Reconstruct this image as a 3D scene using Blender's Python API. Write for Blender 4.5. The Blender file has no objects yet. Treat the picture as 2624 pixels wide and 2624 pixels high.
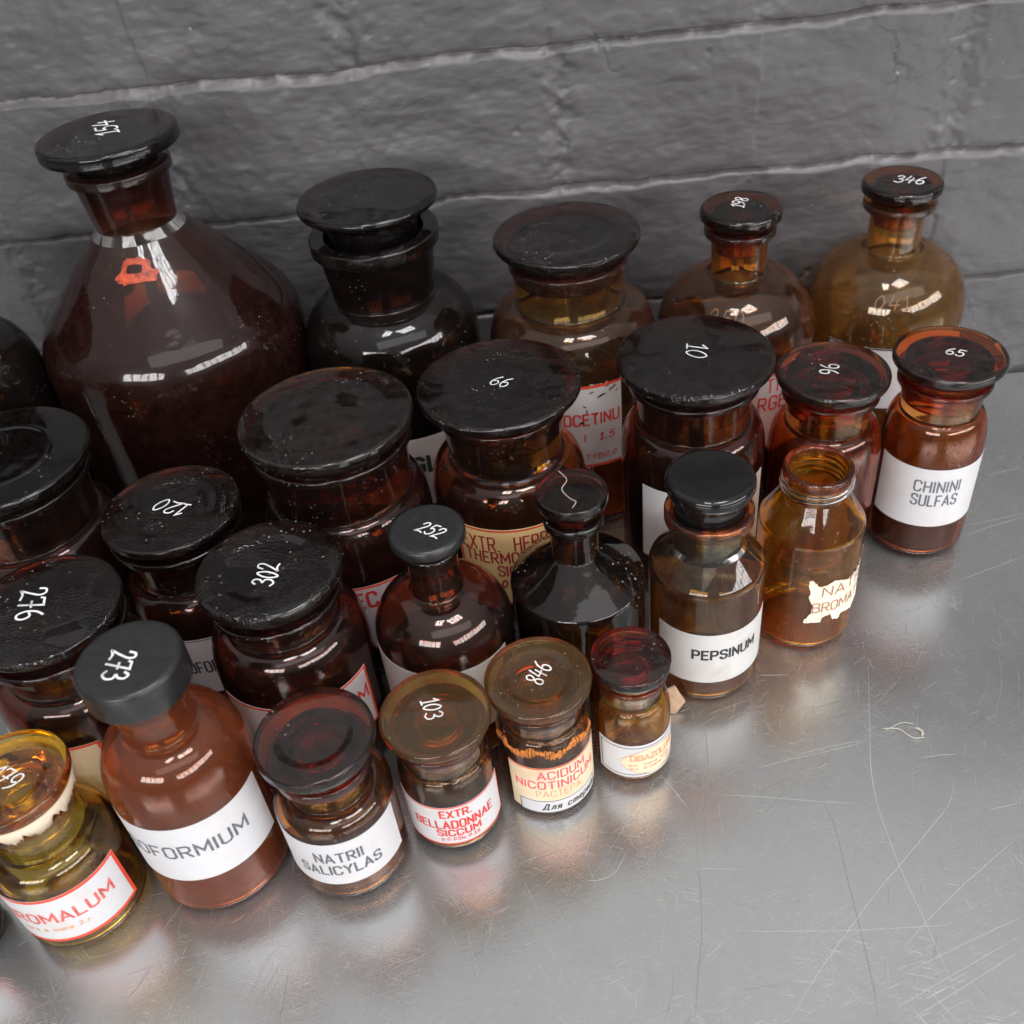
import bpy, math, random
import numpy as np

random.seed(7)
RNG = np.random.default_rng(11)
R = math.radians
S = 0.4                                   # one survey unit of the layout is 0.4 m
C = bpy.context.scene.collection
scene = bpy.context.scene

# ------------------------------------------------------------------ camera
cam_data = bpy.data.cameras.new('camera')
cam = bpy.data.objects.new('camera', cam_data)
C.objects.link(cam)
from mathutils import Matrix, Vector
RV = Vector((0.99570563, -0.00505029, -0.09243807))
UV = Vector((0.07349679, 0.65025623, 0.75615147))
FV = Vector((-0.05628965, 0.75969818, -0.64783497))
m = Matrix(((RV.x, UV.x, -FV.x, 0), (RV.y, UV.y, -FV.y, 0), (RV.z, UV.z, -FV.z, 1.0 * S), (0, 0, 0, 1)))
cam.matrix_world = m
cam_data.sensor_width = 36.0
cam_data.lens = 36.0 * 2577.8 / 2624.0
cam_data.clip_start = 0.01
cam_data.clip_end = 60.0
cam_data.dof.use_dof = True
cam_data.dof.focus_distance = 0.46
cam_data.dof.aperture_fstop = (cam_data.lens / 1000.0) / 0.0026
scene.camera = cam

# ------------------------------------------------------------------ render and exposure
scene.render.engine = 'CYCLES'
cy = scene.cycles
cy.use_denoising = True
try:
    cy.denoiser = 'OPENIMAGEDENOISE'
    cy.denoising_input_passes = 'RGB_ALBEDO_NORMAL'
    cy.denoising_prefilter = 'ACCURATE'
except Exception:
    pass
cy.max_bounces = 20
cy.transmission_bounces = 18
cy.glossy_bounces = 8
cy.diffuse_bounces = 4
cy.blur_glossy = 0.6
cy.sample_clamp_indirect = 6.0
cy.caustics_reflective = True
cy.caustics_refractive = True
vs = scene.view_settings
vs.view_transform = 'Standard'
vs.look = 'None'
vs.exposure = 0.0
vs.gamma = 1.0
vs.use_curve_mapping = False

# ------------------------------------------------------------------ world: plain room light, lighter overhead than below
world = bpy.data.worlds.new('World')
scene.world = world
world.use_nodes = True
wn, wl = world.node_tree.nodes, world.node_tree.links
wn.clear()
wo = wn.new('ShaderNodeOutputWorld')
wb = wn.new('ShaderNodeBackground')
tc = wn.new('ShaderNodeTexCoord')
sx = wn.new('ShaderNodeSeparateXYZ')
wr = wn.new('ShaderNodeValToRGB')
mr = wn.new('ShaderNodeMapRange')
mr.inputs['From Min'].default_value = -1
mr.inputs['From Max'].default_value = 1
wl.new(tc.outputs['Generated'], sx.inputs[0])
wl.new(sx.outputs['Z'], mr.inputs['Value'])
wl.new(mr.outputs[0], wr.inputs[0])
e = wr.color_ramp.elements
e[0].position = 0.42
e[0].color = (0.06, 0.057, 0.055, 1)
e[1].position = 0.92
e[1].color = (0.66, 0.655, 0.65, 1)
el = wr.color_ramp.elements.new(0.56)
el.color = (0.18, 0.175, 0.17, 1)
el = wr.color_ramp.elements.new(0.72)
el.color = (0.38, 0.375, 0.37, 1)
wl.new(wr.outputs[0], wb.inputs['Color'])
wb.inputs['Strength'].default_value = 1.0
wl.new(wb.outputs[0], wo.inputs['Surface'])

# ------------------------------------------------------------------ lamps: two tall paned windows behind the viewer, roof lights, an added ceiling bounce lamp
SCENE_MID = Vector((0.02, 0.36, 0.08))


def window_or_bounce_lamp(az, elev, dist, w, h, power, cols, rows, colour):
    ld = bpy.data.lights.new('window_or_bounce_light', 'AREA')
    ld.shape = 'RECTANGLE'
    ld.size, ld.size_y = w, h
    ld.energy = power
    ld.color = colour
    lo = bpy.data.objects.new('window_or_bounce_light', ld)
    C.objects.link(lo)
    d = Vector((math.sin(R(az)) * math.cos(R(elev)), -math.cos(R(az)) * math.cos(R(elev)), math.sin(R(elev))))
    lo.location = SCENE_MID + d * dist
    lo.rotation_euler = d.to_track_quat('Z', 'Y').to_euler()
    ld.use_nodes = True
    n, l = ld.node_tree.nodes, ld.node_tree.links
    n.clear()
    out = n.new('ShaderNodeOutputLight')
    em = n.new('ShaderNodeEmission')
    g = n.new('ShaderNodeNewGeometry')
    s = n.new('ShaderNodeSeparateXYZ')
    l.new(g.outputs['Parametric'], s.inputs[0])

    def bars(sock, k, wid):
        a = n.new('ShaderNodeMath'); a.operation = 'MULTIPLY'; a.inputs[1].default_value = k
        b = n.new('ShaderNodeMath'); b.operation = 'FRACT'
        c = n.new('ShaderNodeMath'); c.operation = 'GREATER_THAN'; c.inputs[1].default_value = wid
        l.new(sock, a.inputs[0]); l.new(a.outputs[0], b.inputs[0]); l.new(b.outputs[0], c.inputs[0])
        return c.outputs[0]
    if not cols:
        l.new(em.outputs[0], out.inputs[0])
        return lo
    bx_ = bars(s.outputs['X'], cols, 0.16)
    by_ = bars(s.outputs['Y'], rows, 0.13)
    mm = n.new('ShaderNodeMath'); mm.operation = 'MULTIPLY'
    l.new(bx_, mm.inputs[0]); l.new(by_, mm.inputs[1])
    mp = n.new('ShaderNodeMath'); mp.operation = 'MAXIMUM'; mp.inputs[1].default_value = 0.06
    l.new(mm.outputs[0], mp.inputs[0])
    l.new(mp.outputs[0], em.inputs['Strength'])
    l.new(em.outputs[0], out.inputs[0])
    return lo


window_or_bounce_lamp(-22, 20, 2.6, 1.50, 0.50, 38, 5, 3, (1.0, 0.985, 0.97))
window_or_bounce_lamp(47, 20, 2.6, 3.10, 0.50, 68, 10, 3, (1.0, 0.985, 0.97))
window_or_bounce_lamp(-14, 69.5, 2.3, 0.36, 0.56, 14, 2, 4, (0.98, 0.99, 1.0))        # roof lights
window_or_bounce_lamp(44, 69.5, 2.3, 0.70, 0.56, 25, 4, 4, (0.98, 0.99, 1.0))
window_or_bounce_lamp(22, 47, 2.6, 3.10, 0.80, 11, 0, 0, (0.98, 0.99, 1.0))        # added lamp for the bounce off an unseen pale sloping ceiling


# ================================================================== materials
def new_mat(name):
    mt = bpy.data.materials.new(name)
    mt.use_nodes = True
    n, l = mt.node_tree.nodes, mt.node_tree.links
    n.clear()
    out = n.new('ShaderNodeOutputMaterial')
    return mt, n, l, out


def principled(n, col=(0.5, 0.5, 0.5), rough=0.5, metal=0.0, spec=0.5, trans=0.0, ior=1.5):
    p = n.new('ShaderNodeBsdfPrincipled')
    p.inputs['Base Color'].default_value = (*col, 1)
    p.inputs['Roughness'].default_value = rough
    p.inputs['Metallic'].default_value = metal
    p.inputs['Specular IOR Level'].default_value = spec
    p.inputs['Transmission Weight'].default_value = trans
    p.inputs['IOR'].default_value = ior
    return p


def noise(n, l, coord, scale, detail=3, rough=0.55, dist=0.0):
    t = n.new('ShaderNodeTexNoise')
    t.inputs['Scale'].default_value = scale
    t.inputs['Detail'].default_value = detail
    t.inputs['Roughness'].default_value = rough
    t.inputs['Distortion'].default_value = dist
    l.new(coord, t.inputs['Vector'])
    return t.outputs['Fac']


def mapping(n, l, coord, scale=(1, 1, 1), rot=(0, 0, 0)):
    mp_ = n.new('ShaderNodeMapping')
    mp_.inputs['Scale'].default_value = scale
    mp_.inputs['Rotation'].default_value = rot
    l.new(coord, mp_.inputs['Vector'])
    return mp_.outputs[0]


def ramp(n, l, sock, p0, p1, c0=(0, 0, 0), c1=(1, 1, 1)):
    r_ = n.new('ShaderNodeValToRGB')
    r_.color_ramp.elements[0].position = p0
    r_.color_ramp.elements[1].position = p1
    r_.color_ramp.elements[0].color = (*c0, 1)
    r_.color_ramp.elements[1].color = (*c1, 1)
    l.new(sock, r_.inputs[0])
    return r_.outputs[0]


def math_(n, l, op, a, b):
    k = n.new('ShaderNodeMath')
    k.operation = op
    for i, v in enumerate((a, b)):
        if isinstance(v, (int, float)):
            k.inputs[i].default_value = v
        else:
            l.new(v, k.inputs[i])
    return k.outputs[0]


def bump(n, l, h, strength, dist, prev=None):
    b = n.new('ShaderNodeBump')
    b.inputs['Strength'].default_value = strength
    b.inputs['Distance'].default_value = dist
    l.new(h, b.inputs['Height'])
    if prev is not None:
        l.new(prev, b.inputs['Normal'])
    return b.outputs[0]


def glass(name, T, dust=0.05, wav=0.09, pebble=0.0, speck=0.45, dcol=(0.42, 0.36, 0.32), sheen=0.06, haze=0.0):
    """amber glass: clear dielectric skin with an absorbing body, T = transmittance of 2.5 mm; a thin film of dust"""
    mt, n, l, out = new_mat(name)
    g = n.new('ShaderNodeTexCoord')
    ob = g.outputs['Object']
    oi = n.new('ShaderNodeObjectInfo')
    add = n.new('ShaderNodeVectorMath'); add.operation = 'ADD'
    sc_ = n.new('ShaderNodeVectorMath'); sc_.operation = 'SCALE'
    l.new(oi.outputs['Location'], sc_.inputs[0]); sc_.inputs['Scale'].default_value = 7.3
    l.new(ob, add.inputs[0]); l.new(sc_.outputs[0], add.inputs[1])
    co = add.outputs[0]
    p = principled(n, (1, 1, 1), 0.018, trans=1.0, ior=1.5)
    h1 = noise(n, l, co, 48, 2)
    nb = bump(n, l, h1, wav, 0.004)
    nb = bump(n, l, noise(n, l, co, 420, 3), wav * 0.5, 0.0004, nb)
    if pebble:
        v = n.new('ShaderNodeTexVoronoi')
        v.inputs['Scale'].default_value = 820
        l.new(co, v.inputs['Vector'])
        msk = ramp(n, l, noise(n, l, co, 40, 2), 0.47, 0.60)
        hh = math_(n, l, 'MULTIPLY', v.outputs['Distance'], msk)
        nb = bump(n, l, hh, pebble, 0.0005, nb)
    l.new(nb, p.inputs['Normal'])
    # dust film and specks
    d = principled(n, dcol, 0.9, spec=0.1)
    film = math_(n, l, 'MULTIPLY', ramp(n, l, noise(n, l, co, 150, 8, 0.75), 0.36, 0.86, (0.07, 0.07, 0.07)), dust)
    vs_ = n.new('ShaderNodeTexVoronoi')
    vs_.inputs['Scale'].default_value = 340
    vs_.inputs['Randomness'].default_value = 1.0
    l.new(co, vs_.inputs['Vector'])
    near = ramp(n, l, vs_.outputs['Distance'], 0.08, 0.19, (1, 1, 1), (0, 0, 0))
    sel = ramp(n, l, noise(n, l, co, 30, 5, 0.7), 0.53, 0.66)
    sp = math_(n, l, 'MULTIPLY', math_(n, l, 'MULTIPLY', near, sel), speck)
    film = math_(n, l, 'MAXIMUM', film, math_(n, l, 'MULTIPLY', ramp(n, l, noise(n, l, co, 30, 3), 0.2, 0.8, (0.6, 0.6, 0.6)), haze))
    sh_ = principled(n, (dcol[0] * 0.10, dcol[1] * 0.08, dcol[2] * 0.08), 0.22, spec=0.8)     # greasy handled sheen
    l.new(nb, sh_.inputs['Normal'])
    m0 = n.new('ShaderNodeMixShader')
    m0.inputs[0].default_value = sheen
    l.new(p.outputs[0], m0.inputs[1]); l.new(sh_.outputs[0], m0.inputs[2])
    mix = n.new('ShaderNodeMixShader')
    l.new(film, mix.inputs[0]); l.new(m0.outputs[0], mix.inputs[1]); l.new(d.outputs[0], mix.inputs[2])
    grit = principled(n, (0.62, 0.58, 0.52), 0.8, spec=0.2)
    mx2 = n.new('ShaderNodeMixShader')
    l.new(sp, mx2.inputs[0]); l.new(mix.outputs[0], mx2.inputs[1]); l.new(grit.outputs[0], mx2.inputs[2])
    mix = mx2
    l.new(mix.outputs[0], out.inputs['Surface'])
    sig = [-math.log(t) / 0.0025 for t in T]
    D = max(sig)
    va = n.new('ShaderNodeVolumeAbsorption')
    va.inputs['Color'].default_value = (*[1 - s_ / D for s_ in sig], 1)
    va.inputs['Density'].default_value = D
    l.new(va.outputs[0], out.inputs['Volume'])
    return mt


G = {
    'plum': glass('plum_amber_glass', (0.40, 0.12, 0.06), 0.05, speck=0.3, dcol=(0.40, 0.16, 0.12), sheen=0.12),
    'black': glass('near_black_glass', (0.20, 0.08, 0.04), 0.01, speck=0.3, sheen=0.08),
    'olive': glass('olive_amber_glass', (0.86, 0.57, 0.17), 0.04),
    'brown': glass('brown_amber_glass', (0.84, 0.50, 0.15), 0.03),
    'pale': glass('pale_amber_glass', (0.85, 0.60, 0.25), 0.05, dcol=(0.36, 0.24, 0.13), sheen=0.05, haze=0.05),
    'red': glass('red_amber_glass', (0.66, 0.23, 0.06), 0.012),
    'redlight': glass('bright_red_amber_glass', (0.90, 0.42, 0.13), 0.015, dcol=(0.60, 0.28, 0.15), sheen=0.05),
    'rust': glass('rusty_hazed_amber_glass', (0.86, 0.40, 0.13), 0.05, dcol=(0.56, 0.18, 0.075), sheen=0.04, haze=0.13),
    'orange': glass('orange_amber_glass', (0.88, 0.44, 0.06), 0.012),
    'amber': glass('clear_amber_glass', (0.97, 0.63, 0.10), 0.02, dcol=(0.6, 0.34, 0.14), sheen=0.03, haze=0.015),
    'yellow': glass('yellow_olive_glass', (0.92, 0.74, 0.20), 0.02, sheen=0.04),
    'dusty': glass('dusty_dark_glass', (0.15, 0.065, 0.035), 0.02, wav=0.16, speck=0.9, sheen=0.03),
}
GS = {   # stoppers: same glass, pressed and pebbled top
    'plum': glass('plum_stopper_glass', (0.45, 0.18, 0.10), 0.02, sheen=0.02),
    'black': glass('black_stopper_glass', (0.30, 0.12, 0.06), 0.02, sheen=0.02),
    'red': glass('red_stopper_glass', (0.62, 0.22, 0.07), 0.045, 0.03, 1.3, 0.6, dcol=(0.30, 0.24, 0.22), sheen=0.03),
    'brown': glass('brown_stopper_glass', (0.90, 0.77, 0.45), 0.05, 0.05, 0.0, dcol=(0.30, 0.19, 0.08), sheen=0.02, haze=0.14),
    'dark': glass('dark_brown_stopper_glass', (0.78, 0.50, 0.22), 0.02, 0.05, 0.0, sheen=0.02),
    'smooth': glass('smooth_red_stopper_glass', (0.82, 0.46, 0.13), 0.05, 0.04, 0.0, 0.6, sheen=0.02),
    'yellow': glass('yellow_stopper_glass', (0.97, 0.91, 0.60), 0.04, 0.06, 0.0, sheen=0.02),
}


def plain(name, col, rough=0.5, spec=0.5, nscale=0, namp=0.0, bumpy=0.0):
    mt, n, l, out = new_mat(name)
    p = principled(n, col, rough, spec=spec)
    g = n.new('ShaderNodeTexCoord')
    if namp:
        f = noise(n, l, g.outputs['Object'], nscale, 4)
        c1 = tuple(max(0, c * (1 - namp)) for c in col)
        c2 = tuple(min(1, c * (1 + namp)) for c in col)
        l.new(ramp(n, l, f, 0.3, 0.7, c1, c2), p.inputs['Base Color'])
    if bumpy:
        f2 = noise(n, l, g.outputs['Object'], 900, 3)
        l.new(bump(n, l, f2, bumpy, 0.0004), p.inputs['Normal'])
    l.new(p.outputs[0], out.inputs['Surface'])
    return mt


def paper(name, col, stain=(0.55, 0.45, 0.36), amount=0.25):
    mt, n, l, out = new_mat(name)
    p = principled(n, col, 0.55, spec=0.3)
    g = n.new('ShaderNodeTexCoord')
    f = ramp(n, l, noise(n, l, g.outputs['Object'], 60, 6, 0.65), 0.47, 0.72)
    f2 = ramp(n, l, noise(n, l, g.outputs['Object'], 420, 3), 0.66, 0.74)
    k = math_(n, l, 'MULTIPLY', math_(n, l, 'MAXIMUM', f, math_(n, l, 'MULTIPLY', f2, 0.7)), amount)
    mx = n.new('ShaderNodeMix'); mx.data_type = 'RGBA'
    l.new(k, mx.inputs['Factor'])
    mx.inputs['A'].default_value = (*col, 1); mx.inputs['B'].default_value = (*stain, 1)
    l.new(mx.outputs['Result'], p.inputs['Base Color'])
    l.new(bump(n, l, noise(n, l, g.outputs['Object'], 500, 3), 0.15, 0.0003), p.inputs['Normal'])
    l.new(p.outputs[0], out.inputs['Surface'])
    return mt


M = {
    'plastic': plain('black_plastic', (0.014, 0.014, 0.015), 0.30, 0.5, 300, 0.3, 0.08),
    'black_glass': plain('glossy_black_stopper_glass', (0.006, 0.005, 0.005), 0.09, 0.5, 300, 0.3, 0.02),
    'white': paper('white_paper', (0.61, 0.605, 0.63), amount=0.4),
    'aged': paper('aged_white_paper', (0.60, 0.585, 0.58), (0.40, 0.36, 0.28), amount=0.55),
    'cream': paper('cream_paper', (0.76, 0.56, 0.25), (0.70, 0.30, 0.20), 0.35),
    'beige': paper('beige_paper', (0.78, 0.64, 0.44), (0.56, 0.34, 0.2), amount=0.45),
    'torn': paper('torn_ivory_paper', (0.82, 0.76, 0.62), (0.55, 0.38, 0.22), amount=0.5),
    'lens': plain('cream_ink_panel', (0.84, 0.66, 0.46), 0.55, 0.3, 200, 0.05),
    'ink': plain('black_ink', (0.03, 0.032, 0.036), 0.5, 0.3, 900, 0.5),
    'grey_ink': plain('faded_grey_ink', (0.13, 0.14, 0.16), 0.55, 0.3, 700, 0.5),
    'red_ink': plain('red_ink', (0.62, 0.045, 0.035), 0.5, 0.3, 700, 0.25),
    'pink_ink': plain('pink_red_ink', (0.80, 0.10, 0.16), 0.5, 0.3, 500, 0.3),
    'pale_ink': plain('pale_orange_ink', (0.72, 0.34, 0.20), 0.5, 0.3, 500, 0.25),
    'dark_red_ink': plain('dark_red_ink', (0.36, 0.02, 0.03), 0.5, 0.3, 500, 0.25),
    'faded_red': plain('faded_red_ink', (0.70, 0.13, 0.12), 0.5, 0.3, 300, 0.35),
    'brown_ink': plain('faded_brown_ink', (0.36, 0.15, 0.09), 0.55, 0.3, 500, 0.3),
    'border_red': plain('red_border_ink', (0.74, 0.075, 0.04), 0.45, 0.3, 300, 0.2),
    'paint': paper('white_enamel_paint', (0.80, 0.80, 0.80), (0.10, 0.10, 0.10), 0.9),
    'orange_glow': plain('orange_glow_colour', (0.34, 0.05, 0.02), 0.45, 0.4, 260, 0.9),
    'amber_mark': plain('dull_orange_moulding', (0.20, 0.085, 0.03), 0.4, 0.5),
    'residue': plain('orange_brown_residue', (0.46, 0.16, 0.04), 0.8, 0.2, 500, 0.5, 0.5),
    'plaster': paper('cream_plaster_tape', (0.72, 0.60, 0.46), (0.52, 0.36, 0.24), 0.4),
    'card': plain('tan_card', (0.46, 0.31, 0.21), 0.8, 0.2, 300, 0.2),
    'hair': plain('pale_fibre', (0.55, 0.52, 0.46), 0.6, 0.3),
    'flake': plain('dark_flaked_patch', (0.02, 0.016, 0.015), 0.4, 0.5),
}


# ================================================================== mesh helpers
def mesh_obj(name, verts, faces, mat, parent=None, smooth=True):
    me = bpy.data.meshes.new(name)
    me.from_pydata([tuple(v) for v in verts], [], faces)
    if smooth:
        me.polygons.foreach_set('use_smooth', [True] * len(me.polygons))
    me.materials.append(mat)
    me.update()
    o = bpy.data.objects.new(name, me)
    C.objects.link(o)
    if parent is not None:
        o.parent = parent
    return o


def fillet(pts):
    """pts: (r, z) or (r, z, radius); corners with a radius are replaced by arcs"""
    out = []
    n = len(pts)
    for i, p in enumerate(pts):
        if len(p) < 3 or p[2] <= 0 or i in (0, n - 1):
            out.append((p[0], p[1])); continue
        a, b, c = np.array(pts[i - 1][:2]), np.array(p[:2]), np.array(pts[i + 1][:2])
        u, v = a - b, c - b
        lu, lv = np.linalg.norm(u), np.linalg.norm(v)
        u, v = u / lu, v / lv
        ang = math.acos(max(-1, min(1, float(u @ v))))
        if ang > 3.1:
            out.append((p[0], p[1])); continue
        t = min(p[2] / math.tan(ang / 2), lu * 0.49, lv * 0.49)
        rad = t * math.tan(ang / 2)
        cen = b + (u + v) / np.linalg.norm(u + v) * (rad / math.sin(ang / 2))
        s0, s1 = b + u * t - cen, b + v * t - cen
        a0, a1 = math.atan2(s0[1], s0[0]), math.atan2(s1[1], s1[0])
        d = (a1 - a0 + math.pi) % (2 * math.pi) - math.pi
        k = max(3, int(abs(d) / 0.22))
        for j in range(k + 1):
            q = a0 + d * j / k
            out.append((cen[0] + rad * math.cos(q), cen[1] + rad * math.sin(q)))
    return out


def revolve(prof, seg=112, wob=None):
    """closed surface of revolution; points with r == 0 become poles"""
    v, f, rings = [], [], []
    for i, (r, z) in enumerate(prof):
        if r <= 1e-7:
            rings.append([len(v)]); v.append((0, 0, z))
        else:
            base = len(v)
            for k in range(seg):
                a = 2 * math.pi * k / seg
                rr = r * (1 + (wob(a, z) if wob else 0))
                v.append((rr * math.cos(a), rr * math.sin(a), z))
            rings.append(list(range(base, base + seg)))
    for A, B in zip(rings[:-1], rings[1:]):
        if len(A) == 1 and len(B) == 1:
            continue
        if len(A) == 1:
            f += [(A[0], B[(k + 1) % seg], B[k]) for k in range(seg)]
        elif len(B) == 1:
            f += [(A[k], A[(k + 1) % seg], B[0]) for k in range(seg)]
        else:
            f += [(A[k], A[(k + 1) % seg], B[(k + 1) % seg], B[k]) for k in range(seg)]
    return v, f


def body_profile(Rb, rbase, zs, shoulder, zn, rn, rnt, zr0, zr1, rr, th, heel=0.012, bore=None):
    """outer skin then inner skin of a bottle, survey units in, metres out"""
    outer = [(0, 0.004), (rbase * 0.62, 0.003), (rbase - heel * 0.55, 0.0, 0.006), (Rb, heel * 1.3, heel), (Rb, zs)]
    sh = []
    kind, kv = shoulder
    N = 22
    if kind == 'round':                  # quarter super-ellipse into the neck
        for i in range(1, N):
            t = (i / N) * math.pi / 2
            sh.append((rn + (Rb - rn) * math.cos(t) ** kv, zs + (zn - zs) * math.sin(t) ** kv))
    elif kind == 'dome':                 # ellipse about the axis, cut by the neck
        h = (zn - zs) / math.sqrt(1 - (rn / Rb) ** 2)
        t1 = math.acos(rn / Rb)
        for i in range(1, N):
            t = t1 * i / N
            sh.append((Rb * math.cos(t), zs + h * math.sin(t)))
    elif kind == 'cone':                 # rounded edge then a straight cone; kv = edge radius
        rad_, zc_ = kv
        pts = fillet([(Rb, zs), (Rb, zc_, rad_), (rn + (Rb - rn) * 0.04, zn - (zn - zc_) * 0.04)])
        sh = pts[1:]
    outer_f = fillet(outer + sh[:1])[:-1] + sh
    neck = fillet([sh[-1], (rn, zn, 0.009), (rnt, zr0, 0.001), (rr, zr0 + 0.002, 0.003), (rr, zr1, 0.003),
                   ((bore or rnt - th) + 0.0015, zr1, 0.003), ((bore or rnt - th), zr1 - 0.008)])
    outer_f = outer_f + neck[1:]
    # inner skin
    inner = []
    P = np.array([q for q in outer_f])
    bb = bore or (rnt - th)
    top = P[-1]
    lower = [(bb, zn + th * 0.4)]
    shp = [(Rb, zs * 0.6), (Rb, zs)] + sh
    Q = np.array(shp)
    tan = np.gradient(Q, axis=0)
    nor = np.stack([tan[:, 1], -tan[:, 0]], 1)
    nor /= np.linalg.norm(nor, axis=1)[:, None]
    IN = Q - nor * th
    keep = [(r, z) for r, z in IN if r > bb and z < zn + th * 0.4]
    lower += keep[::-1]
    bt = th * 1.6
    lower += fillet([keep[0], (Rb - th, bt, heel), (Rb * 0.5, bt * 1.05)])[1:] + [(0, bt * 1.3)]
    prof = [tuple(q) for q in outer_f] + lower
    return [(r * S, z * S) for r, z in prof]


def surf_radius(prof):
    """outer radius in metres as a function of height, from the outer skin only"""
    zmax = max(z for _, z in prof)
    pts = []
    last = -1
    for r, z in prof:
        if z > last:
            pts.append((z, r)); last = z
        if z >= zmax - 1e-6:
            break
    zz = np.array([p[0] for p in pts]); rr = np.array([p[1] for p in pts])
    return lambda z: float(np.interp(z, zz, rr))


def stopper_profile(rd, z0, z1, rp, zp, rpb, edge, top='flat', kv=0.0):
    """disc from z0 to z1 (radius rd) on a hollow plug that reaches down to zp; survey units in, metres out"""
    d = z1 - z0
    pts = [(0, z0 - (z0 - zp) * 0.30)]
    pts += [(rpb * 0.62, z0 - (z0 - zp) * 0.34, 0.004), (rpb * 0.70, zp, 0.0015), (rpb, zp, 0.002), (rp, z0 - 0.002, 0.002)]
    if edge == 'flat':
        pts += [(rd - 0.0015, z0, 0.0015), (rd, z0 + 0.002, 0.002), (rd, z1, 0.0062)]
        rim = (rd - 0.011, z1)
    elif edge == 'bevel':
        pts += [(rd * 0.93, z0, 0.003), (rd, z0 + d * 0.4, 0.004), (rd, z1, 0.0080)]
        rim = (rd - 0.014, z1)
    else:
        pts += [(rd * 0.95, z0, d * 0.3), (rd, z0 + d * 0.45, d * 0.3), (rd * 0.992, z1 - d * 0.1, d * 0.2)]
        rim = (rd * 0.965, z1, d * 0.25)
    pts.append(rim)
    if top == 'dish':                     # shallow pressed hollow in the middle
        pts += [(rd * 0.66, z1 - 0.0004, 0.01), (rd * 0.55, z1 - 0.0022, 0.008), (rd * 0.3, z1 - 0.0026), (0, z1 - 0.0026)]
    elif top == 'dome':
        pts += [(rd * 0.70, z1 + 0.0006, 0.02), (rd * 0.45, z1 - 0.0012, 0.01), (rd * 0.38, z1 - 0.0010, 0.006), (rd * 0.2, z1 + 0.0018, 0.01), (0, z1 + 0.0022)]
    elif top == 'ring':
        pts += [(rd * 0.605, z1, 0.003), (rd * 0.580, z1 + 0.0014, 0.0014), (rd * 0.555, z1 + 0.0014, 0.0014), (rd * 0.53, z1, 0.003), (rd * 0.3, z1), (0, z1)]
    else:
        pts += [(rd * 0.5, z1), (0, z1)]
    return [(r * S, z * S) for r, z in fillet(pts)]


# ------------------------------------------------------------------ lettering
def o_(w=.5): return [(0, [(.12, 1), (w - .12, 1), (w, .86), (w, .14), (w - .12, 0), (.12, 0), (0, .14), (0, .86)], 1)]


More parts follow.
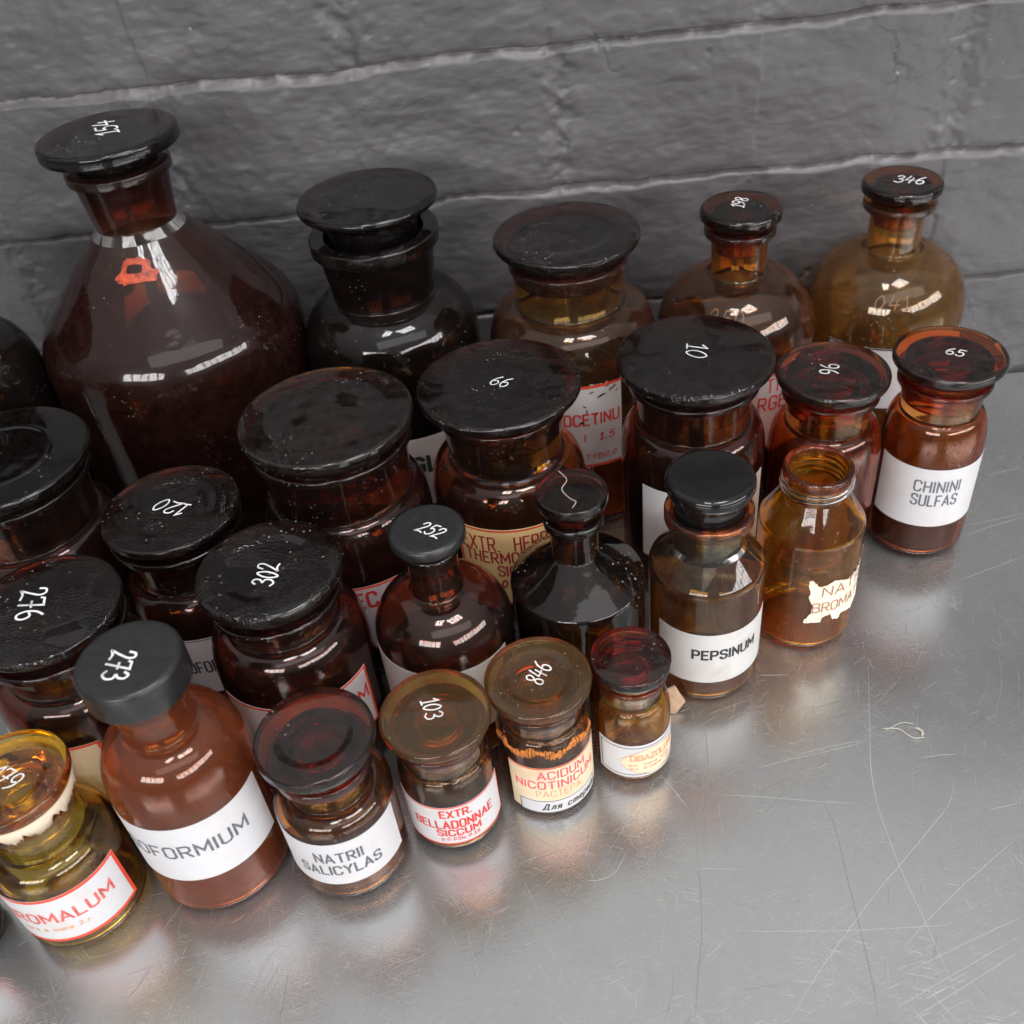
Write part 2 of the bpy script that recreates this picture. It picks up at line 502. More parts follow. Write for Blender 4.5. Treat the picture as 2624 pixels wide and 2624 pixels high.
GLY = {
    'A': (.56, [(0, [(0, 0), (.28, 1), (.56, 0)], 0), (0, [(.1, .3), (.46, .3)], 0)]),
    'B': (.5, [(0, [(0, .02), (0, 1), (.38, 1), (.48, .88), (.48, .66), (.38, .54), (.06, .54)], 0), (0, [(.38, .5), (.5, .4), (.5, .13), (.38, 0), (0, 0)], 0)]),
    'C': (.5, [(0, [(.5, .76), (.5, .86), (.38, 1), (.12, 1), (0, .86), (0, .14), (.12, 0), (.38, 0), (.5, .14), (.5, .24)], 0)]),
    'D': (.5, [(0, [(0, 0), (0, 1), (.36, 1), (.5, .86), (.5, .14), (.36, 0)], 1)]),
    'E': (.44, [(0, [(.44, 1), (0, 1), (0, 0), (.44, 0)], 0), (0, [(.06, .52), (.36, .52)], 0)]),
    'F': (.42, [(0, [(.42, 1), (0, 1), (0, 0)], 0), (0, [(.06, .5), (.34, .5)], 0)]),
    'G': (.5, [(0, [(.5, .8), (.5, .88), (.38, 1), (.12, 1), (0, .86), (0, .14), (.12, 0), (.38, 0), (.5, .12), (.5, .46), (.28, .46)], 0)]),
    'H': (.48, [(0, [(0, 0), (0, 1)], 0), (0, [(.48, 0), (.48, 1)], 0), (0, [(.06, .52), (.42, .52)], 0)]),
    'I': (.02, [(0, [(0, 0), (0, 1)], 0)]),
    'J': (.4, [(0, [(.4, 1), (.4, .14), (.28, 0), (.1, 0), (0, .14), (0, .22)], 0)]),
    'K': (.48, [(0, [(0, 0), (0, 1)], 0), (0, [(.48, 1), (.06, .46), (.5, 0)], 0)]),
    'L': (.42, [(0, [(0, 1), (0, 0), (.42, 0)], 0)]),
    'M': (.66, [(0, [(0, 0), (0, 1), (.33, .3), (.66, 1), (.66, 0)], 0)]),
    'N': (.5, [(0, [(0, 0), (0, 1), (.5, 0), (.5, 1)], 0)]),
    'O': (.5, o_()),
    'P': (.48, [(0, [(0, 0), (0, 1), (.36, 1), (.48, .88), (.48, .58), (.36, .46), (.06, .46)], 0)]),
    'R': (.5, [(0, [(0, 0), (0, 1), (.36, 1), (.48, .88), (.48, .6), (.36, .48), (.06, .48)], 0), (0, [(.26, .43), (.5, 0)], 0)]),
    'S': (.48, [(0, [(.48, .78), (.48, .88), (.36, 1), (.12, 1), (0, .88), (0, .66), (.1, .56), (.38, .46), (.48, .36), (.48, .12), (.36, 0), (.12, 0), (0, .12), (0, .22)], 0)]),
    'T': (.5, [(0, [(0, 1), (.5, 1)], 0), (0, [(.25, .94), (.25, 0)], 0)]),
    'U': (.5, [(0, [(0, 1), (0, .14), (.12, 0), (.38, 0), (.5, .14), (.5, 1)], 0)]),
    'V': (.52, [(0, [(0, 1), (.26, 0), (.52, 1)], 0)]),
    'X': (.5, [(0, [(0, 0), (.5, 1)], 0), (0, [(0, 1), (.21, .58)], 0), (0, [(.29, .42), (.5, 0)], 0)]),
    'Y': (.52, [(0, [(0, 1), (.26, .48), (.52, 1)], 0), (0, [(.26, .42), (.26, 0)], 0)]),
    'Z': (.5, [(0, [(0, 1), (.5, 1), (0, 0), (.5, 0)], 0)]),
    '.': (.06, [(0, [(0, .0), (.05, .0)], 0)]),
    ',': (.06, [(0, [(.06, .06), (0, -.14)], 0)]),
    '|': (.02, [(0, [(0, -.1), (0, 1.0)], 0)]),
    'p': (.4, [(0, [(0, -.3), (0, .6), (.3, .6), (.4, .5), (.4, .1), (.3, 0), (.06, 0)], 0)]),
    'c': (.36, [(0, [(.36, .5), (.26, .6), (.1, .6), (0, .5), (0, .1), (.1, 0), (.26, 0), (.36, .1)], 0)]),
    'e': (.36, [(0, [(.05, .32), (.36, .32), (.36, .5), (.26, .62), (.1, .62), (0, .5), (0, .1), (.1, 0), (.34, 0)], 0)]),
    'a': (.36, [(0, [(.04, .6), (.28, .6), (.36, .5), (.36, 0)], 0), (0, [(.3, .34), (.08, .34), (0, .24), (0, .1), (.08, 0), (.3, 0)], 0)]),
    'r': (.3, [(0, [(0, 0), (0, .6)], 0), (0, [(.05, .5), (.14, .6), (.3, .6)], 0)]),
    'n': (.38, [(0, [(0, 0), (0, .6), (.28, .6), (.38, .48), (.38, 0)], 0)]),
    'i': (.02, [(0, [(0, 0), (0, .6)], 0)]),
    'm': (.6, [(0, [(0, 0), (0, .6), (.5, .6), (.6, .48), (.6, 0)], 0), (0, [(.3, .54), (.3, 0)], 0)]),
    '~': (.3, [(1, [(0, .3), (.1, .5), (.2, .2), (.3, .4)], 0)]),
    ' ': (.3, []),
    # digits, brush hand
    '0': (.46, [(1, [(.30, 1), (.08, .72), (.02, .3), (.16, 0), (.36, .26), (.44, .68)], 1)]),
    '1': (.26, [(0, [(.0, .74), (.2, 1), (.14, 0)], 0), (0, [(.0, -.02), (.30, .02)], 0)]),
    '2': (.5, [(1, [(.06, .74), (.16, .97), (.38, .98), (.44, .76), (.26, .42), (.0, .04), (.02, .02), (.24, .08), (.5, .02)], 0)]),
    '3': (.46, [(1, [(.06, .84), (.22, 1), (.42, .88), (.38, .64), (.2, .53)], 0), (1, [(.23, .50), (.43, .42), (.44, .16), (.22, 0), (.0, .12)], 0)]),
    '4': (.5, [(0, [(.2, 1), (.02, .36), (.5, .4)], 0), (0, [(.40, .72), (.34, .44)], 0), (0, [(.33, .35), (.28, 0)], 0)]),
    '5': (.48, [(0, [(.5, 1), (.16, .98), (.1, .6)], 0), (1, [(.12, .54), (.3, .62), (.46, .42), (.36, .08), (.14, 0), (.0, .14)], 0)]),
    '6': (.46, [(1, [(.40, 1), (.16, .74), (.03, .34), (.12, .03), (.32, .02), (.44, .26), (.34, .5), (.14, .46)], 0)]),
    '7': (.46, [(0, [(.0, .86), (.06, .98), (.46, .98), (.16, 0)], 0), (0, [(.10, .5), (.22, .5)], 0), (0, [(.34, .5), (.44, .5)], 0)]),
    '8': (.44, [(1, [(.24, .98), (.06, .84), (.12, .62), (.24, .52), (.38, .66), (.42, .86)], 1), (1, [(.22, .47), (.04, .3), (.06, .06), (.22, 0), (.40, .1), (.38, .34)], 1)]),
    '9': (.46, [(1, [(.40, .56), (.18, .46), (.04, .66), (.14, .96), (.34, .98), (.44, .76), (.36, .3), (.1, 0)], 0)]),
    # Cyrillic hand-set italics for the sterilising slip
    'Д': (.62, [(0, [(0, -.16), (.03, 0), (.58, 0), (.60, -.16)], 0), (0, [(.10, .04), (.26, .96), (.50, .96), (.50, .04)], 0)]),
    'л': (.4, [(0, [(0, 0), (.1, .06), (.16, .62), (.38, .62), (.38, 0)], 0)]),
    'я': (.38, [(0, [(.36, 0), (.36, .62), (.12, .62), (.04, .5), (.04, .38), (.12, .28), (.32, .28)], 0), (0, [(.2, .22), (0, 0)], 0)]),
    'с': (.36, [(0, [(.36, .5), (.26, .62), (.1, .62), (0, .5), (0, .1), (.1, 0), (.26, 0), (.36, .1)], 0)]),
    'т': (.54, [(0, [(0, 0), (0, .62), (.46, .62), (.54, .5), (.54, 0)], 0), (0, [(.27, .56), (.27, 0)], 0)]),
    'е': (.36, [(0, [(.05, .32), (.36, .32), (.36, .5), (.26, .62), (.1, .62), (0, .5), (0, .1), (.1, 0), (.34, 0)], 0)]),
    'р': (.4, [(0, [(0, -.3), (0, .62), (.3, .62), (.4, .5), (.4, .1), (.3, 0), (.06, 0)], 0)]),
    'и': (.38, [(0, [(0, .62), (0, .1), (.08, 0), (.36, .56)], 0), (0, [(.4, .62), (.4, 0)], 0)]),
}


def catmull(p, closed, k=6):
    p = [np.array(q, float) for q in p]
    n = len(p)
    out = []
    rng = range(n) if closed else range(n - 1)
    for i in rng:
        if closed:
            a, b, c, d = p[(i - 1) % n], p[i], p[(i + 1) % n], p[(i + 2) % n]
        else:
            a, b, c, d = p[max(i - 1, 0)], p[i], p[i + 1], p[min(i + 2, n - 1)]
        for j in range(k):
            t = j / k
            out.append(0.5 * ((2 * b) + (c - a) * t + (2 * a - 5 * b + 4 * c - d) * t * t + (3 * b - a - 3 * c + d) * t ** 3))
    if not closed:
        out.append(p[-1])
    return out


def ribbon(pts, closed, hw, maxlen):
    """flat stroke of half width hw along 2-D points; returns (verts2d, quads)"""
    P = [np.array(q, float) for q in pts]
    if closed:
        P = P + [P[0]]
    D = [P[0]]
    for a, b in zip(P[:-1], P[1:]):
        L = np.linalg.norm(b - a)
        k = max(1, int(math.ceil(L / maxlen)))
        for j in range(1, k + 1):
            D.append(a + (b - a) * j / k)
    if closed:
        D = D[:-1]
    n = len(D)
    vv, ff = [], []
    for i in range(n):
        if closed:
            a, b, c = D[i - 1], D[i], D[(i + 1) % n]
        else:
            a, b, c = D[max(i - 1, 0)], D[i], D[min(i + 1, n - 1)]
        d1, d2 = b - a, c - b
        if np.linalg.norm(d1) < 1e-12: d1 = d2
        if np.linalg.norm(d2) < 1e-12: d2 = d1
        d1 = d1 / np.linalg.norm(d1); d2 = d2 / np.linalg.norm(d2)
        n1 = np.array([-d1[1], d1[0]]); n2 = np.array([-d2[1], d2[0]])
        nn = n1 + n2
        ln = np.linalg.norm(nn)
        nn = n1 if ln < 1e-6 else nn / ln
        k = hw / max(0.45, float(nn @ n1))
        if not closed and i == 0: b = b - d2 * hw * 0.7
        if not closed and i == n - 1: b = b + d1 * hw * 0.7
        vv += [b + nn * k, b - nn * k]
    rng = range(n) if closed else range(n - 1)
    for i in rng:
        j = (i + 1) % n
        ff.append((2 * i, 2 * i + 1, 2 * j + 1, 2 * j))
    return vv, ff


def lay_text(text, h, width, stroke, slant=0.0, gap=0.16, wob=0.0):
    """strokes of a line of text in metres, baseline from (0,0) to (width,0)"""
    adv = sum(GLY[ch][0] for ch in text) + gap * (len(text) - 1)
    sx_ = width / (adv * h)
    out, x = [], 0.0
    for ch in text:
        w, strokes = GLY[ch]
        dy = random.uniform(-wob, wob)
        for cur, pts, cl in strokes:
            q = catmull(pts, cl) if cur else pts
            q = [((x + px) * h * sx_ + slant * (py + dy) * h, (py + dy) * h) for px, py in q]
            out.append((q, cl))
        x += w + gap
    return out


def ink(name, lines, mapper, mat, parent, lift=0.00018):
    """lines: list of (strokes, half width); each stroke a few microns higher than the last"""
    V, F = [], []
    k = 0
    for strokes, hw in lines:
        for q, cl in strokes:
            vv, ff = ribbon(q, cl, hw, 0.0016)
            b = len(V)
            V += [mapper(p[0], p[1], lift + k * 0.000004) for p in vv]
            F += [tuple(b + i for i in f_) for f_ in ff]
            k = (k + 1) % 24
    return mesh_obj(name, V, F, mat, parent, smooth=False)


def cyl_map(Rad, az0=0.0):
    """(arc length, height) on a cylinder; azimuth 0 faces -y, positive to +x"""
    def f(u, v, off):
        a = az0 + u / Rad
        return ((Rad + off) * math.sin(a), -(Rad + off) * math.cos(a), v)
    return f


def rev_map(rfun, az0, rref):
    def f(u, v, off):
        a = az0 + u / rref
        rr = rfun(v) + off
        return (rr * math.sin(a), -rr * math.cos(a), v + off * 0.6)
    return f


def disc_map(ox, oy, ang, z):
    c_, s_ = math.cos(ang), math.sin(ang)

    def f(u, v, off):
        return (ox + u * c_ - v * s_, oy + u * s_ + v * c_, z + off)
    return f


def sheet(name, Rad, a0, a1, z0, z1, mat, parent, off=0.00014, edge=None):
    """paper label round a cylinder with its thickness turned in at the edges; edge(t, side) roughens the outline"""
    nu = max(6, int(abs(a1 - a0) * Rad / 0.0006)); nv = 10
    V, F = [], []
    for j in range(nv + 1):
        for i in range(nu + 1):
            s, t = i / nu, j / nv
            lo = z0 + (edge(s, 0) if edge else 0); hi = z1 + (edge(s, 1) if edge else 0)
            a = a0 + (a1 - a0) * s
            z = lo + (hi - lo) * t
            rr = Rad + off
            V.append((rr * math.sin(a), -rr * math.cos(a), z))
    W = nu + 1
    for j in range(nv):
        for i in range(nu):
            F.append((j * W + i, j * W + i + 1, (j + 1) * W + i + 1, (j + 1) * W + i))
    loop = [i for i in range(W)] + [j * W + nu for j in range(1, nv + 1)] + [nv * W + i for i in range(nu - 1, -1, -1)] + [j * W for j in range(nv - 1, 0, -1)]
    b = len(V)
    for q in loop:
        x, y, z = V[q]
        k = (Rad - 0.00004) / (Rad + off)
        V.append((x * k, y * k, z))
    L = len(loop)
    for i in range(L):
        j = (i + 1) % L
        F.append((loop[j], loop[i], b + i, b + j))
    return mesh_obj(name, V, F, mat, parent, smooth=False)


def frame_strokes(w, z0, z1, inset, x0=0.0, sides='tblr'):
    a, b, c, d = x0 + inset, x0 + w - inset, z0 + inset, z1 - inset
    if sides == 'tblr':
        return [([(a, c), (b, c), (b, d), (a, d)], 1)]
    out = []
    if 't' in sides: out.append(([(a, d), (b, d)], 0))
    if 'b' in sides: out.append(([(a, c), (b, c)], 0))
    return out


# ================================================================== things
def tag(o, label, cat, group=None, kind=None):
    if label: o['label'] = label
    if cat: o['category'] = cat
    if group: o['group'] = group
    if kind: o['kind'] = kind
    return o


def thing(name, x, y, label, cat, group=None, z=0.0):
    o = bpy.data.objects.new(name, None)
    o.empty_display_size = 0.03
    C.objects.link(o)
    o.location = (x * S, y * S, z)
    return tag(o, label, cat, group)


BOT = {}


def bottle(key, name, x, y, label, cat, g, prof, stop=None, stop_mat=None, number=None, stop_name='stopper', lean=None):
    t = thing(name, x, y, label, cat, 'apothecary bottles and jars on the steel table')
    P = body_profile(**prof)
    v, f = revolve(P)
    body = mesh_obj('body', v, f, g, t)
    BOT[key] = dict(root=t, body=body, prof=P, R=prof['Rb'] * S, rf=surf_radius(P))
    if stop:
        sv, sf = revolve(stopper_profile(**stop), 112)
        st = mesh_obj(stop_name, sv, sf, stop_mat, t)
        BOT[key]['stopper'] = st
        if number:
            txt, ox, oy, w, ang, h, slant, hw = number
            zt = stop['z1'] * S + (0.0 if stop.get('top', 'flat') == 'flat' else (-0.0010 if stop['top'] == 'dish' else 0.0009))
            ink('painted_number', [(lay_text(txt, h * S, w * S, 0, slant, 0.12, 0.05), hw * 0.8)], disc_map(ox * S, oy * S, R(ang), zt), M['paint'], st, 0.0002)
    return t


def add_label(key, a0, a1, z0, z1, mat, border=None, lines=(), edge=None, off=0.00014, name='label', note=None):
    """border: (material, half width, inset); lines: (text, az start, az end, baseline z, cap height, material, half width, slant)"""
    B = BOT[key]
    Rad = B['R']
    lb = sheet(name, Rad, R(a0), R(a1), z0 * S, z1 * S, mat, B['root'], off, edge)
    if note: lb['label'] = note
    mp_ = cyl_map(Rad, 0.0)
    if border:
        bm, hw, ins = border[:3]
        sides = border[3] if len(border) > 3 else 'tblr'
        for fs in frame_strokes(Rad * R(a1 - a0), z0 * S, z1 * S, ins, Rad * R(a0), sides):
            ink('border', [([fs], hw)], mp_, bm, lb, off + 0.00005)
    for tx in lines:
        txt, t0, t1, zb, h, im, hw, sl = tx
        u0 = Rad * R(t0)
        st = lay_text(txt, h * S, Rad * R(t1 - t0), 0, sl, 0.25)
        st = [([(q[0] + u0, q[1] + zb * S) for q in pts], cl) for pts, cl in st]
        ink('lettering', [(st, hw)], mp_, im, lb, off + 0.00006)
    return lb


def bp(Rb, zs, shoulder, zn, rn, rnt, zr0, zr1, rr, th=0.006, rbase=None, heel=0.012, bore=None):
    return dict(Rb=Rb, rbase=rbase or Rb, zs=zs, shoulder=shoulder, zn=zn, rn=rn, rnt=rnt, zr0=zr0, zr1=zr1, rr=rr, th=th, heel=heel, bore=bore)


def sp(rd, z0, z1, rp, zp, rpb=None, edge='flat', top='flat'):
    return dict(rd=rd, z0=z0, z1=z1, rp=rp, zp=zp, rpb=rpb or rp * 0.94, edge=edge, top=top)


JAR, BTL = 'glass_jar', 'glass_bottle'
RED = (M['border_red'], 0.0007, 0.0007)

# ------------------------------------------------------------------ back row, against the wall
bottle('154', BTL, -0.537, 1.256, 'largest bottle, plum brown with a sloping shoulder and white 154 on its stopper', 'bottle', G['plum'],
       bp(0.181, 0.22, ('cone', (0.085, 0.342)), 0.480, 0.0520, 0.0605, 0.542, 0.557, 0.0668, 0.010, heel=0.02, bore=0.050),
       sp(0.0877, 0.578, 0.595, 0.0525, 0.52, 0.0475), GS['plum'], ('154', 0.0181, -0.0062, 0.055, 113, 0.026, 0.12, 0.0007))
bottle('B2', JAR, -0.233, 1.267, 'near black wide necked jar with a plain raised stopper, right of the largest bottle', 'jar', G['black'],
       bp(0.1244, 0.262, ('round', 0.95), 0.341, 0.0700, 0.0790, 0.412, 0.433, 0.0875, 0.008, bore=0.066),
       sp(0.0927, 0.466, 0.480, 0.0625, 0.415, 0.060, 'bevel'), GS['black'])
bottle('B3', JAR, 0.023, 1.234, 'olive brown wide jar by the wall with flaked red and white label', 'jar', G['olive'],
       bp(0.1158, 0.262, ('round', 0.9), 0.324, 0.0715, 0.0765, 0.376, 0.388, 0.0800, 0.007, bore=0.069),
       sp(0.0971, 0.405, 0.420, 0.0725, 0.36, 0.066, 'round', 'dish'), GS['red'])
bottle('198', BTL, 0.2556, 1.265, 'round shouldered brown bottle by the wall with white 198 on its stopper', 'bottle', G['brown'],
       bp(0.1106, 0.238, ('round', 1.0), 0.326, 0.0365, 0.0380, 0.381, 0.394, 0.0478, 0.006, bore=0.031),
       sp(0.0539, 0.405, 0.420, 0.0345, 0.36, 0.0295), GS['dark'], ('198', 0.0003, -0.0066, 0.0273, 64, 0.0174, 0.1, 0.00042))
bottle('346', BTL, 0.4829, 1.3223, 'pale amber round shouldered bottle with white 346 on its stopper, furthest right by the wall', 'bottle', G['pale'],
       bp(0.1107, 0.225, ('round', 1.0), 0.313, 0.0358, 0.0365, 0.371, 0.383, 0.0482, 0.006, bore=0.030),
       sp(0.0532, 0.396, 0.410, 0.0345, 0.35, 0.0285), GS['dark'], ('346', -0.0139, -0.0043, 0.0373, -25, 0.0225, 0.1, 0.00055))
bottle('B0', JAR, -0.815, 1.150, 'black glass jar by the wall cut off by the left edge of the photo', 'jar', G['black'],
       bp(0.118, 0.30, ('round', 0.9), 0.385, 0.070, 0.076, 0.43, 0.445, 0.083, 0.008, bore=0.066),
       sp(0.095, 0.462, 0.478, 0.069, 0.42, 0.064, 'round'), GS['black'])

# ------------------------------------------------------------------ middle rows
bottle('M0', JAR, -0.653, 0.928, 'dark jar at the left edge with a raised ring on its wide stopper', 'jar', G['red'],
       bp(0.102, 0.205, ('round', 0.8), 0.255, 0.0800, 0.0860, 0.312, 0.324, 0.0940, 0.007, bore=0.079),
       sp(0.1040, 0.334, 0.350, 0.0830, 0.29, 0.077, 'round', 'ring'), GS['plum'])
bottle('M1', JAR, -0.2743, 0.964, 'dark red brown jar with the largest unnumbered domed stopper, behind 302', 'jar', G['red'],
       bp(0.1045, 0.190, ('round', 0.8), 0.246, 0.0850, 0.0890, 0.310, 0.322, 0.0970, 0.007, bore=0.081),
       sp(0.1031, 0.333, 0.350, 0.0850, 0.28, 0.079, 'round', 'dome'), GS['smooth'])
bottle('66', JAR, -0.073, 1.017, 'orange brown jar with cream red lettered label and white 66 on its pebbled stopper', 'jar', G['orange'],
       bp(0.0990, 0.192, ('round', 0.85), 0.240, 0.0695, 0.0750, 0.298, 0.312, 0.0800, 0.006, bore=0.0705),
       sp(0.0997, 0.325, 0.340, 0.0745, 0.27, 0.068, 'bevel', 'dish'), GS['red'], ('66', -0.0118, -0.0015, 0.0229, -23, 0.0185, 0.15, 0.0004))
bottle('10', JAR, 0.165, 1.042, 'dark wide jar with white 10 on its black stopper and a plain white label', 'jar', G['red'],
       bp(0.0912, 0.196, ('round', 0.8), 0.250, 0.0690, 0.0720, 0.298, 0.309, 0.0800, 0.006, bore=0.067),
       sp(0.0948, 0.322, 0.340, 0.0705, 0.27, 0.064, 'bevel', 'flat'), GS['red'], ('10', -0.0048, 0.0221, 0.0290, -105, 0.0250, 0.05, 0.00045))
bottle('96', JAR, 0.339, 1.059, 'red brown jar with white 96 on its stopper, between 10 and 65', 'jar', G['redlight'],
       bp(0.0715, 0.166, ('round', 0.85), 0.218, 0.0520, 0.0555, 0.254, 0.265, 0.0605, 0.006, bore=0.0510),
       sp(0.0693, 0.274, 0.290, 0.0545, 0.235, 0.049, 'bevel', 'flat'), GS['smooth'], ('96', -0.0132, 0.0139, 0.0224, -100, 0.0215, 0.0, 0.00042))
bottle('65', JAR, 0.4829, 1.0663, 'red brown jar labelled CHININI SULFAS with white 65 on its stopper', 'jar', G['redlight'],
       bp(0.0640, 0.163, ('round', 0.85), 0.219, 0.0470, 0.0520, 0.254, 0.264, 0.0575, 0.0055, rbase=0.060, bore=0.0470),
       sp(0.0676, 0.281, 0.296, 0.0505, 0.23, 0.045, 'bevel', 'flat'), GS['smooth'], ('65', -0.0075, -0.0010, 0.0210, -34, 0.0150, 0.0, 0.00038))
bottle('120', JAR, -0.4641, 0.8991, 'dark jar with white 120 upside down on its pebbled stopper', 'jar', G['red'],
       bp(0.0880, 0.150, ('round', 0.85), 0.196, 0.0650, 0.0700, 0.246, 0.257, 0.0790, 0.006, bore=0.0650),
       sp(0.0812, 0.266, 0.280, 0.0685, 0.22, 0.062, 'round', 'dish'), GS['red'], ('120', 0.0244, 0.0036, 0.0410, 158, 0.0210, 0.12, 0.00045))
bottle('302', JAR, -0.3226, 0.7731, 'dark red jar with white 302 on its black pressed stopper', 'jar', G['red'],
       bp(0.0885, 0.164, ('round', 0.85), 0.222, 0.0610, 0.0650, 0.248, 0.258, 0.0730, 0.006, bore=0.0600),
       sp(0.0787, 0.270, 0.290, 0.0635, 0.23, 0.057, 'bevel', 'dish'), GS['red'], ('302', 0.0113, -0.0281, 0.0330, 86, 0.0235, 0.1, 0.0005))
bottle('T0', JAR, -0.548, 0.7264, 'dark jar by the left edge with white 276 on its stopper', 'jar', G['red'],
       bp(0.0880, 0.180, ('round', 0.85), 0.226, 0.0640, 0.0690, 0.262, 0.274, 0.0780, 0.006, bore=0.0640),
       sp(0.0810, 0.285, 0.300, 0.0675, 0.24, 0.061, 'round', 'flat'), GS['red'], ('276', -0.0300, 0.0240, 0.0450, -76, 0.0270, 0.0, 0.0006))
bottle('252', BTL, -0.1512, 0.7941, 'squat dark bottle with white 252 on its flat black cap', 'bottle', G['red'],
       bp(0.0787, 0.166, ('round', 1.0), 0.224, 0.0287, 0.0280, 0.276, 0.286, 0.0320, 0.005, bore=0.0235),
       sp(0.0412, 0.296, 0.310, 0.0265, 0.26, 0.0225), M['plastic'], ('252', -0.0114, -0.0030, 0.0290, -33, 0.0165, 0.18, 0.00038))
bottle('T4', BTL, 0.0042, 0.838, 'dusty dark bottle with cone shaped shoulder and a plain stopper carrying a hair', 'bottle', G['dusty'],
       bp(0.0780, 0.176, ('cone', (0.008, 0.183)), 0.222, 0.0262, 0.0285, 0.264, 0.277, 0.0340, 0.005, bore=0.0245),
       sp(0.0400, 0.293, 0.310, 0.0285, 0.25, 0.0225, 'round', 'flat'), GS['dark'])
bottle('PEPS', BTL, 0.1547, 0.8465, 'olive brown bottle labelled PEPSINUM with a raised black stopper', 'bottle', G['olive'],
       bp(0.0670, 0.176, ('cone', (0.014, 0.188)), 0.217, 0.0402, 0.0440, 0.248, 0.266, 0.0497, 0.0055, rbase=0.064, bore=0.0400),
       sp(0.0490, 0.288, 0.310, 0.0420, 0.208, 0.0355, 'bevel'), M['black_glass'])

# open screw-necked bottle
t = thing(BTL, 0.2907, 0.914, 'open orange amber bottle with a threaded neck and torn NATRI BROMAT label', 'bottle', 'apothecary bottles and jars on the steel table')
P = body_profile(**bp(0.0625, 0.166, ('cone', (0.014, 0.180)), 0.224, 0.0378, 0.0385, 0.240, 0.257, 0.0405, 0.005, rbase=0.059, bore=0.0320))
v, f = revolve(P)
body = mesh_obj('body', v, f, G['amber'], t)
BOT['NB'] = dict(root=t, body=body, prof=P, R=0.0625 * S, rf=surf_radius(P))
# moulded screw thread: one helical ridge round the neck
V, F = [], []
NT, turns = 200, 2.2
for i in range(NT + 1):
    a = 2 * math.pi * turns * i / NT
    zc = (0.2275 + 0.0170 * i / NT) * S
    tp = min(1, i / 10, (NT - i) / 10)
    for k in range(6):
        q = 2 * math.pi * k / 6
        rr = (0.0392 + 0.0030 * tp * math.cos(q)) * S
        V.append((rr * math.cos(a), rr * math.sin(a), zc + 0.0026 * S * math.sin(q)))
for i in range(NT):
    for k in range(6):
        F.append((i * 6 + k, i * 6 + (k + 1) % 6, (i + 1) * 6 + (k + 1) % 6, (i + 1) * 6 + k))
F.append(tuple(range(5, -1, -1))); F.append(tuple(NT * 6 + k for k in range(6)))
mesh_obj('screw_thread', V, F, G['amber'], t)

# ------------------------------------------------------------------ front row
bottle('69', JAR, -0.5563, 0.5708, 'yellow olive jar labelled BROMALUM, its stopper bound with peeling plaster', 'jar', G['yellow'],
       bp(0.0655, 0.114, ('round', 0.85), 0.142, 0.0430, 0.0440, 0.176, 0.188, 0.0480, 0.0055, rbase=0.062, bore=0.0390),
       sp(0.0580, 0.211, 0.227, 0.0425, 0.16, 0.037, 'round', 'dish'), GS['yellow'], ('179', -0.0204, -0.0010, 0.0306, -27, 0.0197, 0.12, 0.00045))
bottle('273', BTL, -0.4119, 0.614, 'red brown bottle labelled ISOFORMIUM with white 273 on its thick black cap', 'bottle', G['rust'],
       bp(0.0740, 0.176, ('round', 0.95), 0.242, 0.0350, 0.0365, 0.284, 0.294, 0.0400, 0.0055, rbase=0.070, bore=0.0300),
       sp(0.0499, 0.300, 0.336, 0.0340, 0.27, 0.0285), M['plastic'], ('273', -0.0171, 0.0091, 0.0339, -88, 0.0245, 0.1, 0.0006), 'cap')
bottle('NATRII', JAR, -0.2653, 0.6081, 'brown jar labelled NATRII SALICYLAS with an unnumbered stopper', 'jar', G['brown'],
       bp(0.0620, 0.118, ('round', 0.8), 0.141, 0.0425, 0.0450, 0.168, 0.182, 0.0510, 0.0055, rbase=0.058, bore=0.0405),
       sp(0.0603, 0.196, 0.216, 0.0440, 0.155, 0.039, 'round', 'dish'), GS['smooth'])
bottle('103', JAR, -0.1519, 0.649, 'small brown jar labelled EXTR. BELLADONNAE SICCUM with white 103 on its stopper', 'jar', G['brown'],
       bp(0.0520, 0.094, ('round', 0.8), 0.127, 0.0442, 0.0455, 0.152, 0.162, 0.0490, 0.005, rbase=0.049, bore=0.0410),
       sp(0.0580, 0.173, 0.187, 0.0445, 0.135, 0.039, 'round', 'flat'), GS['brown'], ('103', -0.0144, 0.0138, 0.0253, -75, 0.0182, 0.05, 0.0004))
bottle('ACID', JAR, -0.0456, 0.6908, 'small brown jar labelled ACIDUM NICOTINICUM with orange flakes round its shoulder', 'jar', G['brown'],
       bp(0.0522, 0.094, ('round', 0.8), 0.127, 0.0440, 0.0455, 0.148, 0.158, 0.0480, 0.005, rbase=0.049, bore=0.0405),
       sp(0.0571, 0.169, 0.183, 0.0440, 0.13, 0.0385, 'round', 'dish'), GS['brown'], ('846', 0.0034, -0.0116, 0.0273, 63, 0.0200, 0.05, 0.0004))
bottle('DIB', JAR, 0.0542, 0.7149, 'smallest jar, orange amber, labelled DIBAZOLUM, with a plain dark stopper', 'jar', G['amber'],
       bp(0.0432, 0.079, ('round', 0.8), 0.121, 0.0330, 0.0365, 0.146, 0.154, 0.0390, 0.0045, rbase=0.041, bore=0.0325),
       sp(0.0438, 0.162, 0.178, 0.0355, 0.13, 0.030, 'round', 'flat'), GS['smooth'])
bottle('F0', JAR, -0.692, 0.525, 'dark jar with a red bordered label, cut off at the bottom left edge', 'jar', G['black'],
       bp(0.0550, 0.11, ('round', 0.8), 0.145, 0.0430, 0.0440, 0.172, 0.182, 0.0480, 0.005, bore=0.0390),
       sp(0.0560, 0.194, 0.210, 0.0425, 0.15, 0.037, 'round'), GS['black'])

